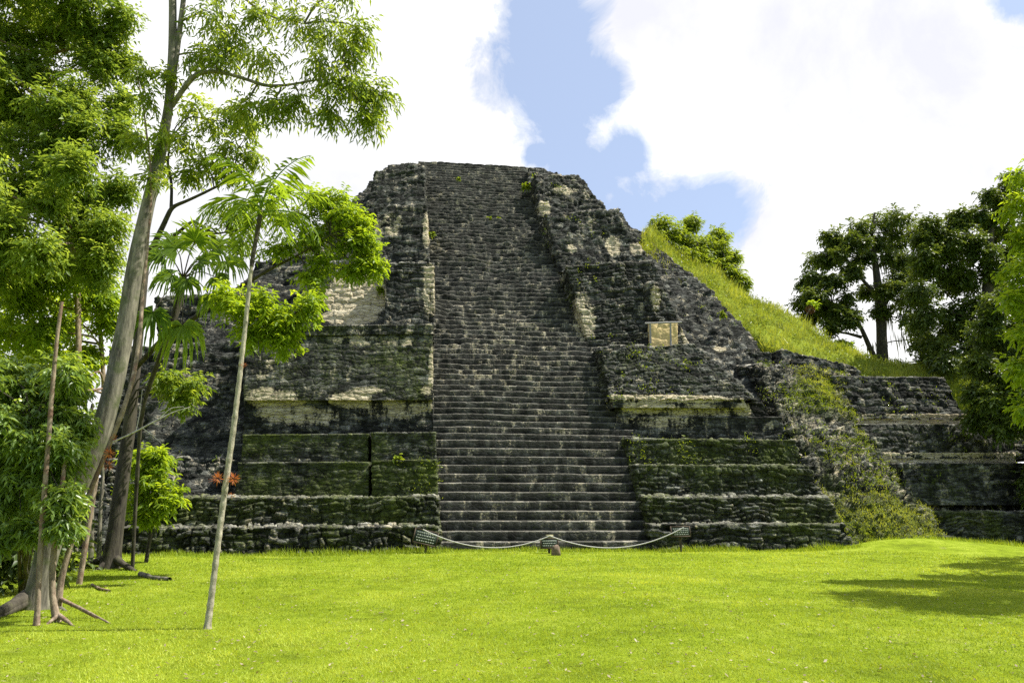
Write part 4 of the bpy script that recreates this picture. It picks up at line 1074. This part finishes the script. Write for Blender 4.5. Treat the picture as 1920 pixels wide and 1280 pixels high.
# near tree outside the right edge: boughs in frame, shadow on the lawn
yp = 15.0
cP = [(1900, 380, 36, 16), (1925, 330, 40, 16), (1945, 420, 50, 16), (1910, 450, 26, 16), (1905, 500, 26, 15.5), (1940, 520, 45, 15.5), (1900, 560, 26, 15.5), (1930, 620, 40, 15.5), (1915, 680, 22, 15.5), (1940, 700, 35, 15.5), (1925, 760, 18, 15.5), (1960, 300, 60, 16),
      (2040, 420, 90, 15.5, 160), (2050, 280, 90, 15.5, 160), (2120, 500, 100, 15, 160), (2100, 640, 80, 14.5, 140), (2200, 380, 110, 14.5, 160), (2220, 560, 100, 14.2, 160), (2200, 700, 70, 14, 120), (2300, 480, 110, 14, 160)]
for q in ((1640, 1115), (1700, 1135), (1760, 1125), (1800, 1085), (1850, 1110), (1900, 1055), (1900, 1120), (1760, 1143), (1840, 1140), (1950, 1090), (1850, 1060), (1700, 1098), (1990, 1060), (2000, 1130), (2060, 1090), (1870, 1048), (1930, 1070), (1820, 1062), (1960, 1046), (1890, 1085), (1930, 1140), (1810, 1110), (1660, 1128)):
    g_ = gnd(*q); h_ = random.uniform(9.5, 12.5); cP.append((g_ + SUN / SUN[2] * h_, 1.0, 190))
far_tree('near_tree', 'bright green tree at the right edge with boughs entering the frame, shading the lawn', [(2200, 1250, 14, 60), (2200, 1000, 14, 46), (2195, 800, 14.2, 40), (2180, 600, 14.5, 30), (2160, 400, 15, 16)], [], cP, LEAF_BRIGHT, .16, .07, .8, base=np.array([at(2200, 1000, 14)[0], 14, -.05]), bark=BARK_GREY, twig=.4)
# feathery bushes on the ridge
for lab, cl in (('feathery green bush on the ridge nearest the pyramid shoulder', [(1238, 425, 26, 47.5), (1268, 440, 28, 47.5), (1228, 440, 18, 47), (1262, 465, 26, 47.2), (1290, 480, 24, 46.8)]),
                ('tallest feathery bush in the middle of the ridge clump', [(1295, 420, 24, 48), (1290, 450, 28, 47.5), (1318, 455, 28, 47.5), (1300, 480, 26, 47), (1325, 485, 28, 47), (1310, 500, 22, 46.6)]),
                ('feathery bush at the lower end of the ridge clump', [(1345, 438, 24, 48), (1355, 470, 28, 47.5), (1350, 495, 28, 47), (1372, 505, 24, 46.6), (1390, 525, 18, 46.2), (1340, 510, 24, 46.6), (1372, 480, 20, 47)])):
    c = at(cl[0][0] + 15, cl[0][1] + 75, 46.6)
    o = empty('feathery_bush', c); tag(o, lab, 'bush', 'feathery bushes on the ridge')
    b = MB(); src = np.linspace(c - (0, 0, .6), c + (0, 0, 1.4), 6); tube(b, src[[0, 3, 5]], [.09, .07, .03], 6); limbs_to(b, src, cl, .03, .01); b.build('stem', BARK_DARK, o)
    crown('crown', o, LEAF_BAMBOO, cl, .30, .08, k=9, twig=.5, droop=.4, flat=.95, dens=2.4)
# small sapling with brown nest
o, T = sapling('small_sapling', 'small bent sapling with a rusty brown clump on the hill crest', [(1506, 612, 44, 5), (1512, 590, 44, 4), (1520, 578, 44, 3)], BARK_GREY, 'sapling')
o.location = T[0]
for ch in o.children: ch.location = -o.location
b = MB(); D = nrm(rng.normal(size=(120, 3))); c = at(1519, 580, 44)
leaves(b, c + D * .15, D, .22, .12, .1); b.build('clump', leaf_mat('brown_bract', (.10, .05, .03), (.26, .13, .08), .2, 1.0), o)
crown('crown', o, LEAF_BRIGHT, [(1525, 568, 8, 44, 14)], .3, .1, k=6, twig=.3)

# small plants rooted on the stair and walls
for i, (px, py, Y, r, lab) in enumerate(((810, 440, 39.4, 9, 'leafy fern beside the left tower at the stair edge'), (860, 336, 46.6, 6, 'tiny weed near the top of the staircase'), (918, 412, 43.9, 8, 'weed tuft in the middle of the upper stair'),
                                         (935, 410, 43.9, 6, 'right hand weed of the two on the upper stair'), (985, 352, 45.7, 11, 'yellow green fern patch by the upper right stair edge'), (745, 864, 28.6, 14, 'weed sprawling on the second left terrace'),
                                         (714, 545, 35.6, 12, 'small leafy sprig on the bare pale wall left of the tower'), (1355, 590, 37.3, 10, 'weed on the dark rubble right of the wooden frame'))):
    c = at(px, py, Y); b = MB(); n = 70; s = r * Y / F
    D = nrm(rng.normal(size=(n, 3)) + np.array([0, -.5, .4]))
    leaves(b, c + rng.normal(size=(n, 3)) * s * .35 * np.array([1, .5, .8]), D, s * .8, s * .35, .3)
    tag(b.build('weed_tuft', LEAF_WEED), lab, 'weed', 'plants rooted in the stonework')

# ------------------------------------------------------------------ signs, rope, stones, wooden frame
SIGN = plain_mat('dark_green_paint', (.022, .035, .026), .3, 20, .6)
LETTER = plain_mat('pale_lettering', (.22, .25, .2), .2)
POST = plain_mat('old_wood', (.06, .045, .03), .5, 20)
ROPE = plain_mat('white_rope', (.45, .44, .41), .2, 60)
WOOD = plain_mat('grey_timber', (.27, .26, .25), .35, 18)
ROCK = plain_mat('brown_rock', (.17, .125, .09), .6, 8)
def obox(b, c, ex, ey, ez, bev=0.0):
    s = np.array([[x, y, z] for z in (-1, 1) for y in (-1, 1) for x in (-1, 1)], float)
    V = c + s[:, :1] * ex + s[:, 1:2] * ey + s[:, 2:] * ez
    b.add(V, np.array([[0, 2, 3, 1], [4, 5, 7, 6], [0, 1, 5, 4], [2, 6, 7, 3], [0, 4, 6, 2], [1, 3, 7, 5]]))
def sign(px, py, wpx, hpx, roll, lab, rows, Y=25.9, head=False):
    c = at(px, py, Y); s = Y / F; z0 = float(ground_z(c[0], c[1]))
    o = empty('sign', (c[0], Y, z0)); tag(o, lab, 'sign', 'small signs on the rope before the pyramid')
    ex = np.array([math.cos(roll), 0, math.sin(roll)]); ez = np.array([-math.sin(roll), .25, math.cos(roll)]); ez /= np.linalg.norm(ez); ey = np.cross(ez, ex)
    hw, hh = wpx * s * .5, hpx * s * .5
    b = MB(); obox(b, c, ex * hw, ey * .015, ez * hh); b.build('board', SIGN, o)
    b = MB()
    fr_ = .02
    for sx in (-1, 1): obox(b, c + ex * sx * (hw + fr_), ex * fr_, ey * .022, ez * (hh + 2 * fr_))
    for sz in (-1, 1): obox(b, c + ez * sz * (hh + fr_), ex * hw, ey * .022, ez * fr_)
    b.build('frame', POST, o)
    b = MB()
    for i in range(rows):
        zz = 1 - 2 * (i + .8) / (rows + .6)
        x = -.84 + .06 * (i % 2)
        while x < .76:
            l = random.uniform(.08, .2); l = min(l, .8 - x)
            obox(b, c + ex * hw * (x + l / 2) + ez * hh * zz - ey * .0 + np.array([0, -.022, -.004]), ex * hw * l / 2, ey * .003, ez * hh * .38 / rows)
            x += l + .07
    b.build('lettering', LETTER, o)
    if head:
        b = MB(); obox(b, c + ez * (hh + .09) + ex * .02, ex * hw * .45, ey * .015, ez * .07); b.build('plaque', plain_mat('tan_plaque', (.2, .19, .1), .3), o)
    b = MB(); tube(b, [np.array([c[0], Y + .05, z0 - .1]), c + np.array([0, .05, 0]) + ez * (hh * .9)], [.045, .04], 8, .1); b.build('post', POST, o, smooth=True)
    return o
sign(798, 1007, 40, 22, -.22, 'small dark tilted sign at the left end of the rope', 4)
sign(1030, 1018, 30, 15, 0.0, 'small dark sign with a plaque at the middle of the rope, beside the stone', 3, head=True)
sign(1276, 996, 34, 16, 0.02, 'small dark sign at the right end of the rope, before the right terrace', 4)
RQ = 25.8
for (a, m_, c, lab) in (((793, 992), (915, 1026), (1031, 1004), 'white rope sagging between the left and middle signs'), ((1031, 1004), (1160, 1026), (1282, 988), 'white rope sagging between the middle and right signs')):
    pa, pm, pc = at(*a, RQ), at(*m_, RQ), at(*c, RQ)
    t = np.linspace(0, 1, 24)[:, None]
    ctrl = 2 * pm - .5 * (pa + pc)
    P = (1 - t) ** 2 * pa + 2 * t * (1 - t) * ctrl + t ** 2 * pc
    b = MB(); tube(b, P, np.full(24, .019), 7); tag(b.build('rope', ROPE, smooth=True), lab, 'rope', 'ropes closing off the staircase')

def rock(name, c, size, lab, mat, seed):
    b = MB(); n, mm = 16, 22
    th = np.linspace(0, math.pi, n)[:, None]; ph = np.linspace(0, 2 * math.pi, mm)[None]
    D = np.stack([np.sin(th) * np.cos(ph), np.sin(th) * np.sin(ph), np.cos(th) * np.ones_like(ph)], -1)
    D = np.sign(D) * np.abs(D) ** .62
    Rn = .8 + .45 * (fbm(nrm(D) * 1.0 + seed, 1.5, 3) - .5)
    b.add(c + D * Rn[..., None] * np.array(size), grid_faces(n, mm))
    tag(b.build(name, mat, smooth=True), lab, 'stone')
g = at(1042, 1031, 25.2); g[2] = float(ground_z(g[0], g[1])) + .14
rock('stone_block', g, (.19, .18, .24), 'small brown upright stone on the lawn before the middle sign', ROCK, 3.1)
g = at(1768, 1009, 28.0)
rock('flat_stone', g, (.5, .4, .16), 'flat grey fallen slab on the grass at the foot of the ruined slope', STONE, 5.1)

Wf = empty('wooden_frame', at(1240, 650, 34.6))
tag(Wf, 'grey timber prop frame before the yellow plaster panel on the right of the pyramid', 'timber frame')
for px in (1219, 1257):
    b = MB(); P = [at(px + 1, 654, 34.68), at(px, 606, 34.68)]; tube(b, P, [.055, .05], 8, .1); b.build('post', WOOD, Wf, smooth=True)
b = MB(); tube(b, [at(1209, 606, 34.66), at(1278, 604, 34.66)], [.05, .05], 8, .1); b.build('beam', WOOD, Wf, smooth=True)

# litter on the lawn
for lab, l in (('pale broken stick lying on the grass between the two big trees', [(172, 1098, 4), (186, 1106, 4), (206, 1110, 3)]), ('dark crumbling log end on the grass right of the forked tree', [(262, 1078, 9), (290, 1086, 8), (318, 1088, 6)])):
    P = np.array([gnd(a, c) + (0, 0, .03) for a, c, w in l]); b = MB(); tube(b, P, [w * .5 * P[0][1] / F for a, c, w in l], 8, .4)
    tag(b.build('fallen_branch', BARK_TAN if 'pale' in lab else BARK_GREY, smooth=True), lab, 'branch')
print('objects', len(bpy.data.objects))
